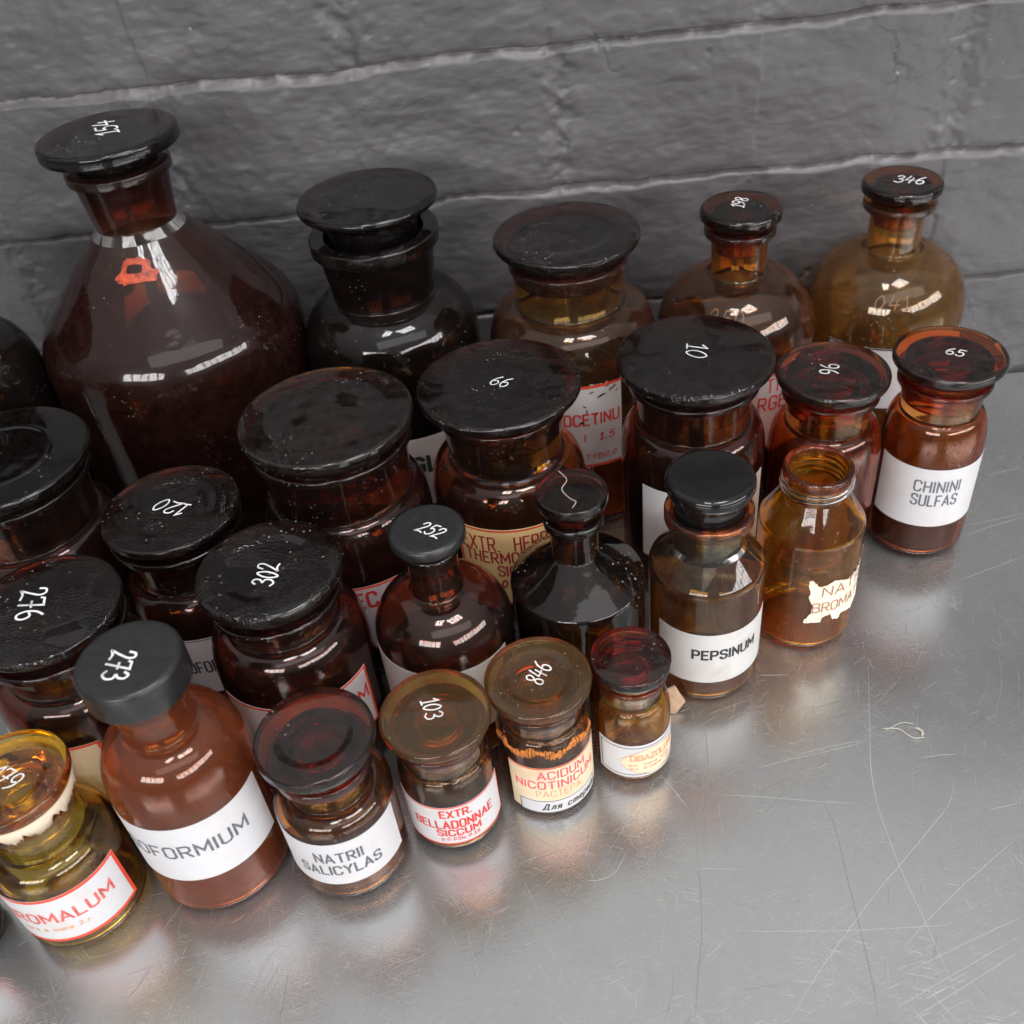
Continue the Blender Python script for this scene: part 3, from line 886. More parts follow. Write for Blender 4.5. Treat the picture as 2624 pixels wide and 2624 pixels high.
# ------------------------------------------------------------------ what is left inside: dark powders and dried extracts
def contents(key, zf, mat, Rb, th):
    r_ = (Rb - th) - 0.0012
    zb = th * 1.6 * 1.35
    pts = fillet([(0, zb), (r_ * 0.8, zb), (r_, zb + 0.012, 0.01), (r_, zf, 0.003), (r_ * 0.7, zf + 0.003), (r_ * 0.3, zf - 0.002), (0, zf - 0.001)])
    v_, f_ = revolve([(a * S, b_ * S) for a, b_ in pts], 72, lambda a, z: 0.0)
    mesh_obj('contents', v_, f_, mat, BOT[key]['root'])


CM = {'dark': plain('dark_dried_extract', (0.020, 0.010, 0.007), 0.7, 0.3, 160, 0.5, 0.3),
      'grey': plain('grey_brown_powder', (0.060, 0.040, 0.040), 0.9, 0.2, 200, 0.4, 0.4),
      'maroon': plain('maroon_powder', (0.070, 0.018, 0.012), 0.85, 0.2, 200, 0.4, 0.4),
      'brown': plain('brown_powder', (0.16, 0.085, 0.045), 0.9, 0.2, 200, 0.4, 0.4)}
for key, zf, cm_, Rb_, th_ in (('154', 0.245, 'dark', 0.180, 0.010), ('B2', 0.24, 'dark', 0.1244, 0.008), ('B0', 0.28, 'dark', 0.118, 0.008), ('66', 0.160, 'dark', 0.099, 0.006),
                               ('10', 0.150, 'dark', 0.0912, 0.006), ('M0', 0.17, 'dark', 0.102, 0.007), ('M1', 0.165, 'dark', 0.1045, 0.007), ('302', 0.135, 'dark', 0.0885, 0.006),
                               ('120', 0.12, 'dark', 0.088, 0.006), ('T0', 0.14, 'dark', 0.088, 0.006), ('252', 0.13, 'dark', 0.0787, 0.005), ('65', 0.073, 'dark', 0.064, 0.0055),
                               ('273', 0.080, 'maroon', 0.074, 0.0055), ('103', 0.060, 'dark', 0.052, 0.005), ('F0', 0.09, 'dark', 0.055, 0.005), ('96', 0.10, 'maroon', 0.0715, 0.006),
                               ('NATRII', 0.055, 'brown', 0.062, 0.0055), ('198', 0.13, 'dark', 0.1106, 0.006)):
    contents(key, zf, CM[cm_], Rb_, th_)

# ------------------------------------------------------------------ labels and their lettering
INK = 0.00042
add_label('65', -81, 70, 0.066, 0.161, M['white'], None, [
    ('CHININI', -31.7, 19.5, 0.1250, 0.0165, M['grey_ink'], 0.00050, 0.0), ('SULFAS', -32.0, 19.0, 0.1020, 0.0170, M['grey_ink'], 0.00050, 0.0)])
add_label('PEPS', -60, 74, 0.0455, 0.1275, M['aged'], None, [('PEPSINUM', -20.1, 48.5, 0.0870, 0.0142, M['ink'], 0.00060, 0.0)])
add_label('103', -71, 84, 0.0240, 0.0925, M['white'], (M['border_red'], 0.00042, 0.0004), [
    ('EXTR.', -7.4, 29.8, 0.0745, 0.0118, M['red_ink'], 0.00045, 0), ('BELLADONNAE', -41.7, 58.7, 0.0545, 0.0132, M['red_ink'], 0.00046, 0),
    ('SICCUM', -15.1, 37.7, 0.0405, 0.0105, M['red_ink'], 0.00046, 0), ('p.0.05|c.0.15', -11.8, 35.2, 0.0318, 0.0056, M['red_ink'], 0.00020, 0)])
add_label('NATRII', -88, 76, 0.0430, 0.1165, M['white'], None, [
    ('NATRII', -16, 29.7, 0.0845, 0.0150, M['grey_ink'], 0.00052, 0), ('SALICYLAS', -34.3, 45.5, 0.0620, 0.0150, M['grey_ink'], 0.00052, 0)])
add_label('273', -95, 82, 0.076, 0.168, M['white'], None, [('ISOFORMIUM', -50, 57.5, 0.1190, 0.0185, M['grey_ink'], 0.00056, 0)])
add_label('69', -86, 80, 0.0320, 0.1110, M['white'], (M['border_red'], 0.00085, 0.0008), [
    ('BROMALUM', -40, 63, 0.0690, 0.0165, M['faded_red'], 0.00058, 0), ('para a mane 2.r.', -28, 36, 0.0530, 0.0060, M['pale_ink'], 0.00022, 0)])
L = add_label('DIB', -62, 84, 0.0195, 0.0765, M['white'], (M['ink'], 0.00022, 0.0017))
# cream lens-shaped panel printed on the label, with its thin red outline
Rd = BOT['DIB']['R']
uc, vc, hu, hv = Rd * R(29), 0.0465 * S, Rd * R(53), 0.0225 * S
NL = 48
lens = [(uc - hu + 2 * hu * i / NL, vc + hv * math.sin(math.pi * i / NL) ** 0.62) for i in range(NL + 1)]
lensb = [(u, 2 * vc - v_) for u, v_ in lens]
mp_ = cyl_map(Rd)
V = [mp_(u, v_, 0.00026) for u, v_ in lens] + [mp_(u, v_, 0.00026) for u, v_ in lensb]
F = [(i + NL + 1, i + NL + 2, i + 1, i) for i in range(1, NL - 1)]
mesh_obj('printed_panel', V, F, M['lens'], L, False)
ink('panel_outline', [([(lens[1:-1], 0)], 0.00016), ([(lensb[1:-1], 0)], 0.00016)], mp_, M['pale_ink'], L, 0.00032)
for tx, a_, b_, zb, hh, hw in (('DIBAZOLUM', -7.8, 66, 0.0500, 0.0090, 0.00034), ('p.c. mane aria', -10, 56, 0.0405, 0.0042, 0.00017), ('p.c. 2.mane rar', -8, 60, 0.0338, 0.0042, 0.00017)):
    st = [([(q[0] + Rd * R(a_), q[1] + zb * S) for q in pts], cl) for pts, cl in lay_text(tx, hh * S, Rd * R(b_ - a_), 0, 0, 0.17)]
    ink('lettering', [(st, hw)], mp_, M['pale_ink'], L, 0.00034)

add_label('ACID', -49, 86, 0.0120, 0.0920, M['beige'], (M['border_red'], 0.00045, 0.0004, 't'), [
    ('ACIDUM', -9.8, 52, 0.0725, 0.0128, M['pink_ink'], 0.00040, 0), ('NICOTINICUM', -39, 69.5, 0.0550, 0.0125, M['pink_ink'], 0.00040, 0),
    ('PACTEPA', -14, 44, 0.0400, 0.0105, M['pale_ink'], 0.00024, 0)])
add_label('ACID', -37, 72, 0.0095, 0.0325, M['white'], (M['ink'], 0.00020, 0.00035), [
    ('Для стерил', -8, 66, 0.0165, 0.0100, M['ink'], 0.00034, 0.22)], off=0.00032, name='slip')

rag = [random.uniform(-1, 1) for _ in range(200)]


def ragged(amp):
    def f_(s, side):
        x = s * 60
        i = int(x); fr = x - i
        k = 0 if side == 0 else 90
        return amp * (rag[i + k] * (1 - fr) + rag[i + 1 + k] * fr)
    return f_


add_label('10', -50, 62, 0.075, 0.1925, M['white'])
add_label('66', -42, 46, 0.060, 0.1885, M['cream'], (M['red_ink'], 0.00055, 0.0010), [
    ('EXTR.', -38, -9.5, 0.1535, 0.0215, M['dark_red_ink'], 0.00050, 0), ('HERBAE', 2, 40, 0.1535, 0.0215, M['dark_red_ink'], 0.00050, 0),
    ('THERMOPSIDIS', -36, 36, 0.1325, 0.0180, M['dark_red_ink'], 0.00050, 0), ('SICCUM', -12, 22, 0.1108, 0.0168, M['dark_red_ink'], 0.00050, 0),
    ('0.1', -10.5, 0, 0.0900, 0.0130, M['dark_red_ink'], 0.00050, 0)])
add_label('M1', -48, 52, 0.055, 0.1635, M['white'], RED, [('SEC.', -4, 22, 0.1295, 0.0235, M['red_ink'], 0.0008, 0)])
add_label('302', -50, 69.5, 0.0700, 0.1620, M['white'], RED, [('IUM', 42, 65, 0.1170, 0.0190, M['red_ink'], 0.0006, 0)])
add_label('120', -50, 52, 0.0500, 0.1440, M['white'], (M['ink'], 0.0003, 0.0006, 't'), [('JODOFORM', -26, 25, 0.0870, 0.0185, M['ink'], 0.0005, 0)])
add_label('252', -73, 62, 0.0600, 0.1650, M['white'])
add_label('198', -30, 60, 0.1000, 0.2220, M['aged'], RED, [
    ('TI', 14, 23, 0.1930, 0.0210, M['red_ink'], 0.0005, 0), ('ARGEL', 0, 38, 0.1640, 0.0210, M['red_ink'], 0.0006, 0)])
add_label('346', -56, 56, 0.1100, 0.2120, M['white'], (M['ink'], 0.00045, 0.0005))
add_label('B2', -42, 42, 0.0500, 0.1705, M['aged'], None, [('GL', 6, 24, 0.1120, 0.0250, M['ink'], 0.0013, 0)])
L = add_label('B3', -38, 30.5, 0.1195, 0.2535, M['aged'], (M['border_red'], 0.0009, 0.0006, 'tb'), [
    ('OCETINU', -10, 33 - 5, 0.1915, 0.0170, M['red_ink'], 0.0006, 0), ('I  1.5', 3, 24, 0.1640, 0.0110, M['red_ink'], 0.0004, 0.1),
    ('TYB0,0', 3, 25, 0.1320, 0.0085, M['red_ink'], 0.00032, 0.2)], edge=ragged(0.0016))
# black flakes where the paint of that label has come away
Rd = BOT['B3']['R']
mp_ = cyl_map(Rd)
V, F = [], []
for (a_, z_, wu, hv, tilt) in ((9, .243, 5, .0030, .1), (16, .236, 9, .0042, .35), (24, .244, 6, .005, .5), (20, .249, 4, .002, .2), (4, .222, 3, .004, -.5), (5.5, .213, 1.2, .010, .1), (2, .196, 4, .006, -.4), (12, .207, 1.2, .005, 0), (27, .238, 3, .003, .8)):
    b = len(V)
    k = 11
    V.append(mp_(Rd * R(a_), z_ * S, 0.00026))
    for i in range(k):
        q = 2 * math.pi * i / k
        rr = random.uniform(0.45, 1.1)
        u_ = math.cos(q) * wu / 2 * rr
        V.append(mp_(Rd * R(a_ + u_), (z_ + math.sin(q) * hv / 2 * rr + u_ * tilt * 0.002) * S, 0.00026))
    F += [(b, b + 1 + i, b + 1 + (i + 1) % k) for i in range(k)]
mesh_obj('flaked_patches', V, F, M['flake'], L, False)
add_label('T0', -55, 27, 0.0850, 0.1765, M['beige'], RED)
add_label('F0', -40, 62, 0.0300, 0.1050, M['white'], RED)

# torn label of the open bottle: ragged outline filled as a fan on the cylinder
Rd = BOT['NB']['R']
mp_ = cyl_map(Rd)
torn = [(-10.6, .1322), (-7.2, .1335), (-1.4, .1235), (6.6, .1222), (16.5, .1290), (33.4, .1219), (46, .1215), (56, .126), (66, .140), (74, .143), (80, .128), (82, .100), (74, .082),
        (66, .070), (56, .0625), (47.5, .0594), (36, .0645), (32, .0649), (29, .0575), (21.3, .0609), (16.7, .0713), (7.7, .0674), (6.8, .0606), (-12.1, .0597), (-10.6, .0676), (-5, .0772), (-5.5, .0830),
        (-3.3, .0899), (-10.1, .1033), (-7.9, .1102), (-11.2, .1233)]
dense = []
for i, (a_, z_) in enumerate(torn):
    a2, z2 = torn[(i + 1) % len(torn)]
    for k in range(4):
        q = k / 4
        dense.append((a_ + (a2 - a_) * q + random.uniform(-.5, .5), z_ + (z2 - z_) * q + random.uniform(-.0007, .0007)))
import bmesh
bm = bmesh.new()
vs_ = [bm.verts.new((Rd * R(a_), z_ * S, 0)) for a_, z_ in dense]
face = bm.faces.new(vs_)
bmesh.ops.triangulate(bm, faces=[face])
for k in range(40):
    ux = Rd * R(-14 + 2.5 * k)
    bmesh.ops.bisect_plane(bm, geom=bm.verts[:] + bm.edges[:] + bm.faces[:], plane_co=(ux, 0, 0), plane_no=(1, 0, 0))
bm.verts.index_update()
bnd = {w.index for e_ in bm.edges if e_.is_boundary for w in e_.verts}
V = [mp_(w.co.x, w.co.y, 0.00016 + (random.uniform(0.0001, 0.0005) if w.index in bnd else 0.0)) for w in bm.verts]
F = [tuple(w.index for w in fc.verts) for fc in bm.faces]
bm.free()
L = mesh_obj('label', V, F, M['torn'], BOT['NB']['root'], False)
L['label'] = 'torn cream label with ragged edges'
for tx, a_, b_, zb, hh in (('NATRI', 5, 66, 0.1045, 0.0150), ('BROMAT', -4, 60, 0.0780, 0.0150)):
    st = [([(q[0] + Rd * R(a_), q[1] + zb * S) for q in pts], cl) for pts, cl in lay_text(tx, hh * S, Rd * R(b_ - a_), 0, 0, 0.2, 0.02)]
    ink('lettering', [(st, 0.00028)], mp_, M['brown_ink'], L, 0.00046)

# ------------------------------------------------------------------ marks, residue, plaster
# orange glow in the shoulder glass of the largest bottle, laid on as colour
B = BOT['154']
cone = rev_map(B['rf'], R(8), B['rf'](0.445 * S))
pts = []
for ring_, sc in ((0, 1.0), (1, 0.5)):
    pass
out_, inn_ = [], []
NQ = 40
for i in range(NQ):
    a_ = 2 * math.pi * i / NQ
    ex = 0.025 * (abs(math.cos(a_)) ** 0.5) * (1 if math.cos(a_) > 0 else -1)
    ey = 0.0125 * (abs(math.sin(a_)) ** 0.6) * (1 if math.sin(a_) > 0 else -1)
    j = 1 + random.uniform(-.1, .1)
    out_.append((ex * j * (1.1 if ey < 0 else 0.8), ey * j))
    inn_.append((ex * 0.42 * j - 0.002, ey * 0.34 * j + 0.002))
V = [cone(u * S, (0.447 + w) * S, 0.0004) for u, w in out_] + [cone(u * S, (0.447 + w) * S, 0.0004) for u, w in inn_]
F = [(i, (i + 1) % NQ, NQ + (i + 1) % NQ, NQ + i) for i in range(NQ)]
mesh_obj('orange_glow_patch', V, F, M['orange_glow'], B['root'], False)
# moulded figures on two shoulders
for key, txt, a_, zb, w_, h_ in (('198', '250', -34, 0.292, 0.050, 0.017), ('346', '041', -26, 0.268, 0.046, 0.016)):
    B = BOT[key]
    rm = rev_map(B['rf'], R(a_), B['rf'](zb * S))
    st = [([(q[0], q[1] + zb * S) for q in pts], cl) for pts, cl in lay_text(txt, h_ * S, w_ * S, 0, 0, 0.2)]
    ink('moulded_figures', [(st, 0.0003)], rm, M['amber_mark'], B['body'], 0.00025)
# flaky orange band round the shoulder of the nicotinic acid jar
B = BOT['ACID']
rm = rev_map(B['rf'], 0.0, B['R'])
V, F = [], []
NB_ = 170
up, dn = 0.0, 0.0
for i in range(NB_ + 1):
    a_ = R(-72 + 150 * i / NB_)
    k = 0.5 + 0.5 * math.sin(i * 0.23) * math.cos(i * 0.071 + 1)
    w_ = max(0.0012, (0.0075 + 0.008 * k) * random.uniform(0.45, 1.15))
    zc = 0.1145 + 0.003 * math.sin(i * 0.11)
    for j, tt in enumerate((-0.5, 0, 0.5)):
        V.append(rm(B['R'] * a_, min(0.1245, zc + w_ * tt) * S, 0.0004 + (0.0005 if j == 1 else 0)))
for i in range(NB_):
    if (i * 37) % 23 in (3, 4):
        continue
    for j in range(2):
        F.append((i * 3 + j, (i + 1) * 3 + j, (i + 1) * 3 + j + 1, i * 3 + j + 1))
mesh_obj('flaky_residue', V, F, M['residue'], B['root'], False)
# plaster strip bound round the stopper of the bromalum jar
V, F = [], []
NP = 140
for i in range(NP):
    a_ = 2 * math.pi * i / NP
    j1 = 0.0022 * math.sin(i * 0.5) + random.uniform(-.0022, .0022)
    rows = ((0.0530, 0.2125), (0.0552, 0.2090), (0.0542 + j1 * 0.4, 0.2010 + j1), (0.0520 + j1 * 0.5, 0.1930 + 2.2 * j1), (0.0500, 0.1935 + 2.0 * j1), (0.0495, 0.2090))
    for r_, z_ in rows:
        V.append((r_ * S * math.cos(a_), r_ * S * math.sin(a_), z_ * S))
for i in range(NP):
    q = (i + 1) % NP
    for j in range(6):
        F.append((i * 6 + j, q * 6 + j, q * 6 + (j + 1) % 6, i * 6 + (j + 1) % 6))
mesh_obj('plaster_strip', V, F, M['plaster'], BOT['69']['root'])

# ================================================================== small loose things
def strand(name, pts, rad, label, cat):
    p = catmull3(pts)
    V, F = [], []
    for i, q in enumerate(p):
        for k in range(5):
            a_ = 2 * math.pi * k / 5
            d = (p[min(i + 1, len(p) - 1)] - p[max(i - 1, 0)])
            d = d / np.linalg.norm(d)
            s_ = np.array([-d[1], d[0], 0]); s_ = s_ / (np.linalg.norm(s_) + 1e-9)
            V.append(q + rad * (s_ * math.cos(a_) + np.array([0, 0, 1]) * math.sin(a_)))
    for i in range(len(p) - 1):
        for k in range(5):
            F.append((i * 5 + k, i * 5 + (k + 1) % 5, (i + 1) * 5 + (k + 1) % 5, (i + 1) * 5 + k))
    return V, F


def catmull3(pts, k=8):
    p = [np.array(q, float) for q in pts]
    out = []
    for i in range(len(p) - 1):
        a, b, c, d = p[max(i - 1, 0)], p[i], p[i + 1], p[min(i + 2, len(p) - 1)]
        for j in range(k):
            t_ = j / k
            out.append(0.5 * ((2 * b) + (c - a) * t_ + (2 * a - 5 * b + 4 * c - d) * t_ * t_ + (3 * b - a - 3 * c + d) * t_ ** 3))
    out.append(p[-1])
    return out


zt = 0.310 * S + 0.00022
V, F = strand('', [((0.0042 - 0.012) * S, (0.838 + 0.034) * S, zt), ((0.0042 - 0.004) * S, (0.838 + 0.018) * S, zt), ((0.0042 - 0.010) * S, (0.838 + 0.002) * S, zt),
                   ((0.0042 - 0.002) * S, (0.838 - 0.014) * S, zt), ((0.0042 + 0.004) * S, (0.838 - 0.020) * S, zt), ((0.0042 + 0.000) * S, (0.838 - 0.030) * S, zt)], 0.00016, '', '')
tag(mesh_obj('loose_hair', V, F, M['hair']), 'pale curled hair lying on the stopper of the dusty cone shouldered bottle', 'hair')
# torn scrap of card leaning between the smallest jar and the PEPSINUM bottle
V = [(0.088, 0.772, 0.001), (0.112, 0.771, 0.001), (0.124, 0.778, 0.014), (0.112, 0.784, 0.036), (0.092, 0.780, 0.030),
     (0.088, 0.7745, 0.001), (0.112, 0.7735, 0.001), (0.124, 0.7805, 0.014), (0.112, 0.7865, 0.036), (0.092, 0.7825, 0.030)]
F = [(0, 1, 2, 3, 4), (9, 8, 7, 6, 5)] + [(i, 5 + i, 5 + (i + 1) % 5, (i + 1) % 5) for i in range(5)]
tag(mesh_obj('card_scrap', [(a * S, b * S, c_ * S) for a, b, c_ in V], F, M['card'], None, False), 'torn scrap of tan card standing between the smallest jar and the PEPSINUM bottle', 'scrap')

# ================================================================== the setting: steel table top and painted brick wall
def steel():
    mt, n, l, out = new_mat('worn_steel')
    g = n.new('ShaderNodeTexCoord')
    co = g.outputs['Object']
    p = principled(n, (0.5, 0.5, 0.5), 0.36, metal=1.0)
    big = noise(n, l, co, 5.5, 4, 0.6)
    fine = []
    for ang, sx_, sy_, thr in ((R(68), 900, 26, 0.60), (R(-30), 700, 20, 0.62), (R(12), 800, 22, 0.63), (R(105), 1000, 40, 0.61)):
        c2 = mapping(n, l, mapping(n, l, co, rot=(0, 0, ang)), (sx_ * 1.5, sy_ * 2.2, 1))
        fine.append(ramp(n, l, noise(n, l, c2, 1.0, 2, 0.5, 0.4), thr, thr + 0.12))
    patch = ramp(n, l, noise(n, l, co, 26, 3), 0.40, 0.66)
    sm = math_(n, l, 'MAXIMUM', math_(n, l, 'MAXIMUM', fine[0], fine[1]), math_(n, l, 'MAXIMUM', fine[2], fine[3]))
    sm = math_(n, l, 'MULTIPLY', sm, patch)
    grain = noise(n, l, mapping(n, l, mapping(n, l, co, rot=(0, 0, R(68))), (2600, 160, 1)), 1.0, 3)
    spots = ramp(n, l, noise(n, l, co, 240, 4, 0.7), 0.63, 0.72)
    ba = ramp(n, l, big, 0.30, 0.72, (0.44, 0.452, 0.458), (0.56, 0.565, 0.565))
    mx = n.new('ShaderNodeMix'); mx.data_type = 'RGBA'
    l.new(math_(n, l, 'MAXIMUM', math_(n, l, 'MULTIPLY', sm, 0.62), math_(n, l, 'MULTIPLY', ramp(n, l, grain, 0.45, 0.75), 0.30)), mx.inputs['Factor'])
    l.new(ba, mx.inputs['A']); mx.inputs['B'].default_value = (0.80, 0.80, 0.78, 1)
    my = n.new('ShaderNodeMix'); my.data_type = 'RGBA'
    l.new(math_(n, l, 'MULTIPLY', spots, 0.28), my.inputs['Factor'])
    l.new(mx.outputs['Result'], my.inputs['A']); my.inputs['B'].default_value = (0.25, 0.22, 0.19, 1)
    l.new(my.outputs['Result'], p.inputs['Base Color'])
    rr = math_(n, l, 'ADD', math_(n, l, 'MULTIPLY', sm, 0.16), math_(n, l, 'ADD', math_(n, l, 'MULTIPLY', big, 0.16), math_(n, l, 'MULTIPLY', grain, 0.10)))
    l.new(math_(n, l, 'ADD', rr, 0.09), p.inputs['Roughness'])
    h = math_(n, l, 'ADD', math_(n, l, 'MULTIPLY', sm, -1.0), math_(n, l, 'MULTIPLY', grain, 0.8))
    nb = bump(n, l, h, 0.12, 0.0004)
    nb = bump(n, l, noise(n, l, co, 9, 2), 0.10, 0.01, nb)
    l.new(nb, p.inputs['Normal'])
    # dull oxide film that scatters light
    d = principled(n, (0.36, 0.36, 0.355), 0.85, spec=0.2)
    mxs = n.new('ShaderNodeMixShader')
    l.new(math_(n, l, 'ADD', math_(n, l, 'MULTIPLY', big, 0.25), STEEL_DULL), mxs.inputs[0])
    l.new(p.outputs[0], mxs.inputs[1]); l.new(d.outputs[0], mxs.inputs[2])
    l.new(mxs.outputs[0], out.inputs['Surface'])
    return mt


STEEL_DULL = 0.08
WALL_Y = 1.446 * S
x0, x1, y0, y1, zt_ = -1.3, 1.3, -0.5, WALL_Y - 0.0035, 0.0
V = [(x0, y0, 0), (x1, y0, 0), (x1, y1, 0), (x0, y1, 0), (x0, y0, -0.03), (x1, y0, -0.03), (x1, y1, -0.03), (x0, y1, -0.03)]
F = [(0, 1, 2, 3), (7, 6, 5, 4), (0, 4, 5, 1), (1, 5, 6, 2), (2, 6, 7, 3), (3, 7, 4, 0)]
nbase = len(F)
SCR = [([(0.359, 0.831), (0.333, 0.728), (0.32, 0.673), (0.315, 0.626), (0.316, 0.587), (0.318, 0.547), (0.325, 0.493), (0.331, 0.432), (0.336, 0.397)], 0), ([(0.408, 0.66), (0.391, 0.627), (0.356, 0.593), (0.32, 0.56), (0.288, 0.531), (0.254, 0.497), (0.215, 0.457), (0.186, 0.424), (0.169, 0.404)], 0), ([(0.456, 0.588), (0.4, 0.55), (0.367, 0.527), (0.325, 0.495), (0.29, 0.465)], 0), ([(0.422, 0.497), (0.363, 0.475), (0.288, 0.445)], 0), ([(0.409, 0.464), (0.333, 0.427), (0.275, 0.399)], 0), ([(0.138, 0.656), (0.198, 0.648), (0.246, 0.64), (0.299, 0.633)], 0), ([(0.111, 0.58), (0.108, 0.541), (0.102, 0.493), (0.089, 0.437), (0.084, 0.408)], 1), ([(0.256, 0.647), (0.263, 0.607), (0.261, 0.551), (0.26, 0.503), (0.257, 0.433), (0.253, 0.406)], 1), ([(-0.011, 0.56), (0.003, 0.559), (0.021, 0.567), (0.035, 0.59)], 0), ([(0.234, 0.7), (0.289, 0.712), (0.329, 0.716)], 0), ([(0.192, 0.686), (0.233, 0.696), (0.282, 0.705), (0.326, 0.714)], 0), ([(0.378, 0.688), (0.401, 0.69), (0.419, 0.69)], 0), ([(0.114, 0.497), (0.235, 0.491), (0.324, 0.491), (0.346, 0.491)], 0), ([(0.083, 0.686), (0.096, 0.664), (0.109, 0.639)], 0), ([(0.105, 0.566), (0.157, 0.563)], 0), ([(0.126, 0.488), (0.1, 0.467)], 0), ([(0.144, 0.759), (0.14, 0.701), (0.128, 0.65), (0.123, 0.604)], 1), ([(0.113, 0.748), (0.116, 0.706), (0.115, 0.636), (0.11, 0.58)], 1), ([(0.415, 0.479), (0.305, 0.429), (0.267, 0.41)], 0), ([(0.426, 0.616), (0.47, 0.624)], 0), ([(0.218, 0.823), (0.257, 0.821)], 0), ([(0.625, 1.177), (0.686, 1.189)], 0), ([(0.556, 1.068), (0.647, 1.087)], 0), ([(0.552, 1.049), (0.592, 1.064), (0.645, 1.08)], 0), ([(0.509, 0.961), (0.615, 1.001)], 0)]
k = 0


def scratch(pts, hw, mi):
    global k
    q = catmull([(a * S, b * S) for a, b in pts], False, 8) if len(pts) > 2 else [(a * S, b * S) for a, b in pts]
    vv, ff = ribbon(q, False, hw, 0.006)
    b = len(V)
    z = 0.00004 + 0.0000006 * (k % 400)
    k += 1
    n_ = len(vv) // 2
    for i, p in enumerate(vv):              # taper the ends of each scratch
        j = i // 2
        mid = (vv[2 * j] + vv[2 * j + 1]) / 2
        tp = min(1.0, 0.15 + 4.0 * min(j, n_ - 1 - j) / max(1, n_ - 1))
        p = mid + (p - mid) * tp
        V.append((p[0], p[1], z))
    for f_ in ff:
        F.append(tuple(b + i for i in f_)); MI.append(mi)


MI = []
for pts, dark in SCR:
    scratch(pts, 0.00016 if not dark else 0.00018, 2 if dark else 1)
for i in range(2300):
    a = random.choice((R(68), R(68), R(70), R(-35), R(15), R(100), R(30), random.uniform(0, 3.14))) + random.gauss(0, 0.16)
    L_ = min(0.26, 0.010 + random.expovariate(1 / 0.026))
    cx_, cy_ = random.uniform(-0.75, 1.05), random.uniform(0.25, 1.42)
    bend = random.gauss(0, 0.08) * L_
    dx, dy = math.cos(a) * L_ / 2, math.sin(a) * L_ / 2
    scratch([(cx_ - dx, cy_ - dy), (cx_ - dy / max(L_, 1e-6) * bend, cy_ + dx / max(L_, 1e-6) * bend), (cx_ + dx, cy_ + dy)], random.uniform(0.00002, 0.00007), random.choice((1, 1, 1, 2)))
me = bpy.data.meshes.new('table_top')
me.from_pydata(V, [], F)
me.materials.append(steel())
me.materials.append(plain('bright_scratch', (0.36, 0.36, 0.355), 0.5, 0.6))
me.materials.append(plain('dark_scratch', (0.20, 0.19, 0.18), 0.5, 0.5))
me.polygons.foreach_set('material_index', [0] * nbase + MI)
o = bpy.data.objects.new('table_top', me)
C.objects.link(o)
tag(o, 'scratched worn stainless steel table top under all the bottles', 'table', kind='structure')

fluff = [(0.349, 0.730), (0.366, 0.728), (0.378, 0.715), (0.391, 0.714)]
V, F = strand('', [(a * S, b * S, 0.0009) for a, b in fluff], 0.00022, '', '')
v2, f2 = strand('', [(0.352 * S, 0.727 * S, 0.0012), (0.372 * S, 0.736 * S, 0.0012), (0.385 * S, 0.733 * S, 0.0010)], 0.00014, '', '')
b = len(V)
V += v2; F += [tuple(b + i for i in q) for q in f2]
v2, f2 = strand('', [(0.386 * S, 0.728 * S, 0.0010), (0.391 * S, 0.722 * S, 0.0014), (0.389 * S, 0.716 * S, 0.0010)], 0.0005, '', '')
b = len(V)
V += v2; F += [tuple(b + i for i in q) for q in f2]
tag(mesh_obj('fibre_tuft', V, F, M['hair']), 'small tuft of pale fibre lying on the bare steel right of the jars', 'fluff')


# wall: one dense relief sheet with a back, bricks 0.2 units high, sloping struck joints
def vnoise(x, y, seed):
    r = np.random.default_rng(seed).random((256, 256))
    xi, yi = np.floor(x).astype(int), np.floor(y).astype(int)
    fx, fy = x - xi, y - yi
    fx, fy = fx * fx * (3 - 2 * fx), fy * fy * (3 - 2 * fy)
    g_ = lambda a, b: r[a % 256, b % 256]
    return (g_(xi, yi) * (1 - fx) + g_(xi + 1, yi) * fx) * (1 - fy) + (g_(xi, yi + 1) * (1 - fx) + g_(xi + 1, yi + 1) * fx) * fy


def fbm(x, y, seed, o=4):
    s_, a = 0, 1.0
    for i in range(o):
        s_ = s_ + a * (vnoise(x * 2 ** i, y * 2 ** i, seed + i) - 0.5)
        a *= 0.5
    return s_


WALL_TOP = 1.15
xs = np.concatenate([np.linspace(-3.2, -1.15, 60)[:-1], np.linspace(-1.15, 1.15, 820), np.linspace(1.15, 3.2, 60)[1:]])
zs = np.concatenate([np.linspace(-0.08, 0.0, 6)[:-1], np.linspace(0.0, 0.85, 420), np.linspace(0.85, WALL_TOP, 70)[1:]])
XX, ZZ = np.meshgrid(xs, zs)
wv = 0.012 * fbm(XX * 4.0, ZZ * 1.5, 3, 3) + 0.006 * fbm(XX * 15.0, ZZ * 3, 13, 2)                         # wandering bed joints
course = (ZZ + wv - 0.190) / 0.2
ci = np.floor(course)
cf = course - ci                                               # 0 at the joint under a brick, 1 at its top
jw = 0.085 + 0.05 * fbm(XX * 9, ci * 7.3, 9, 3)
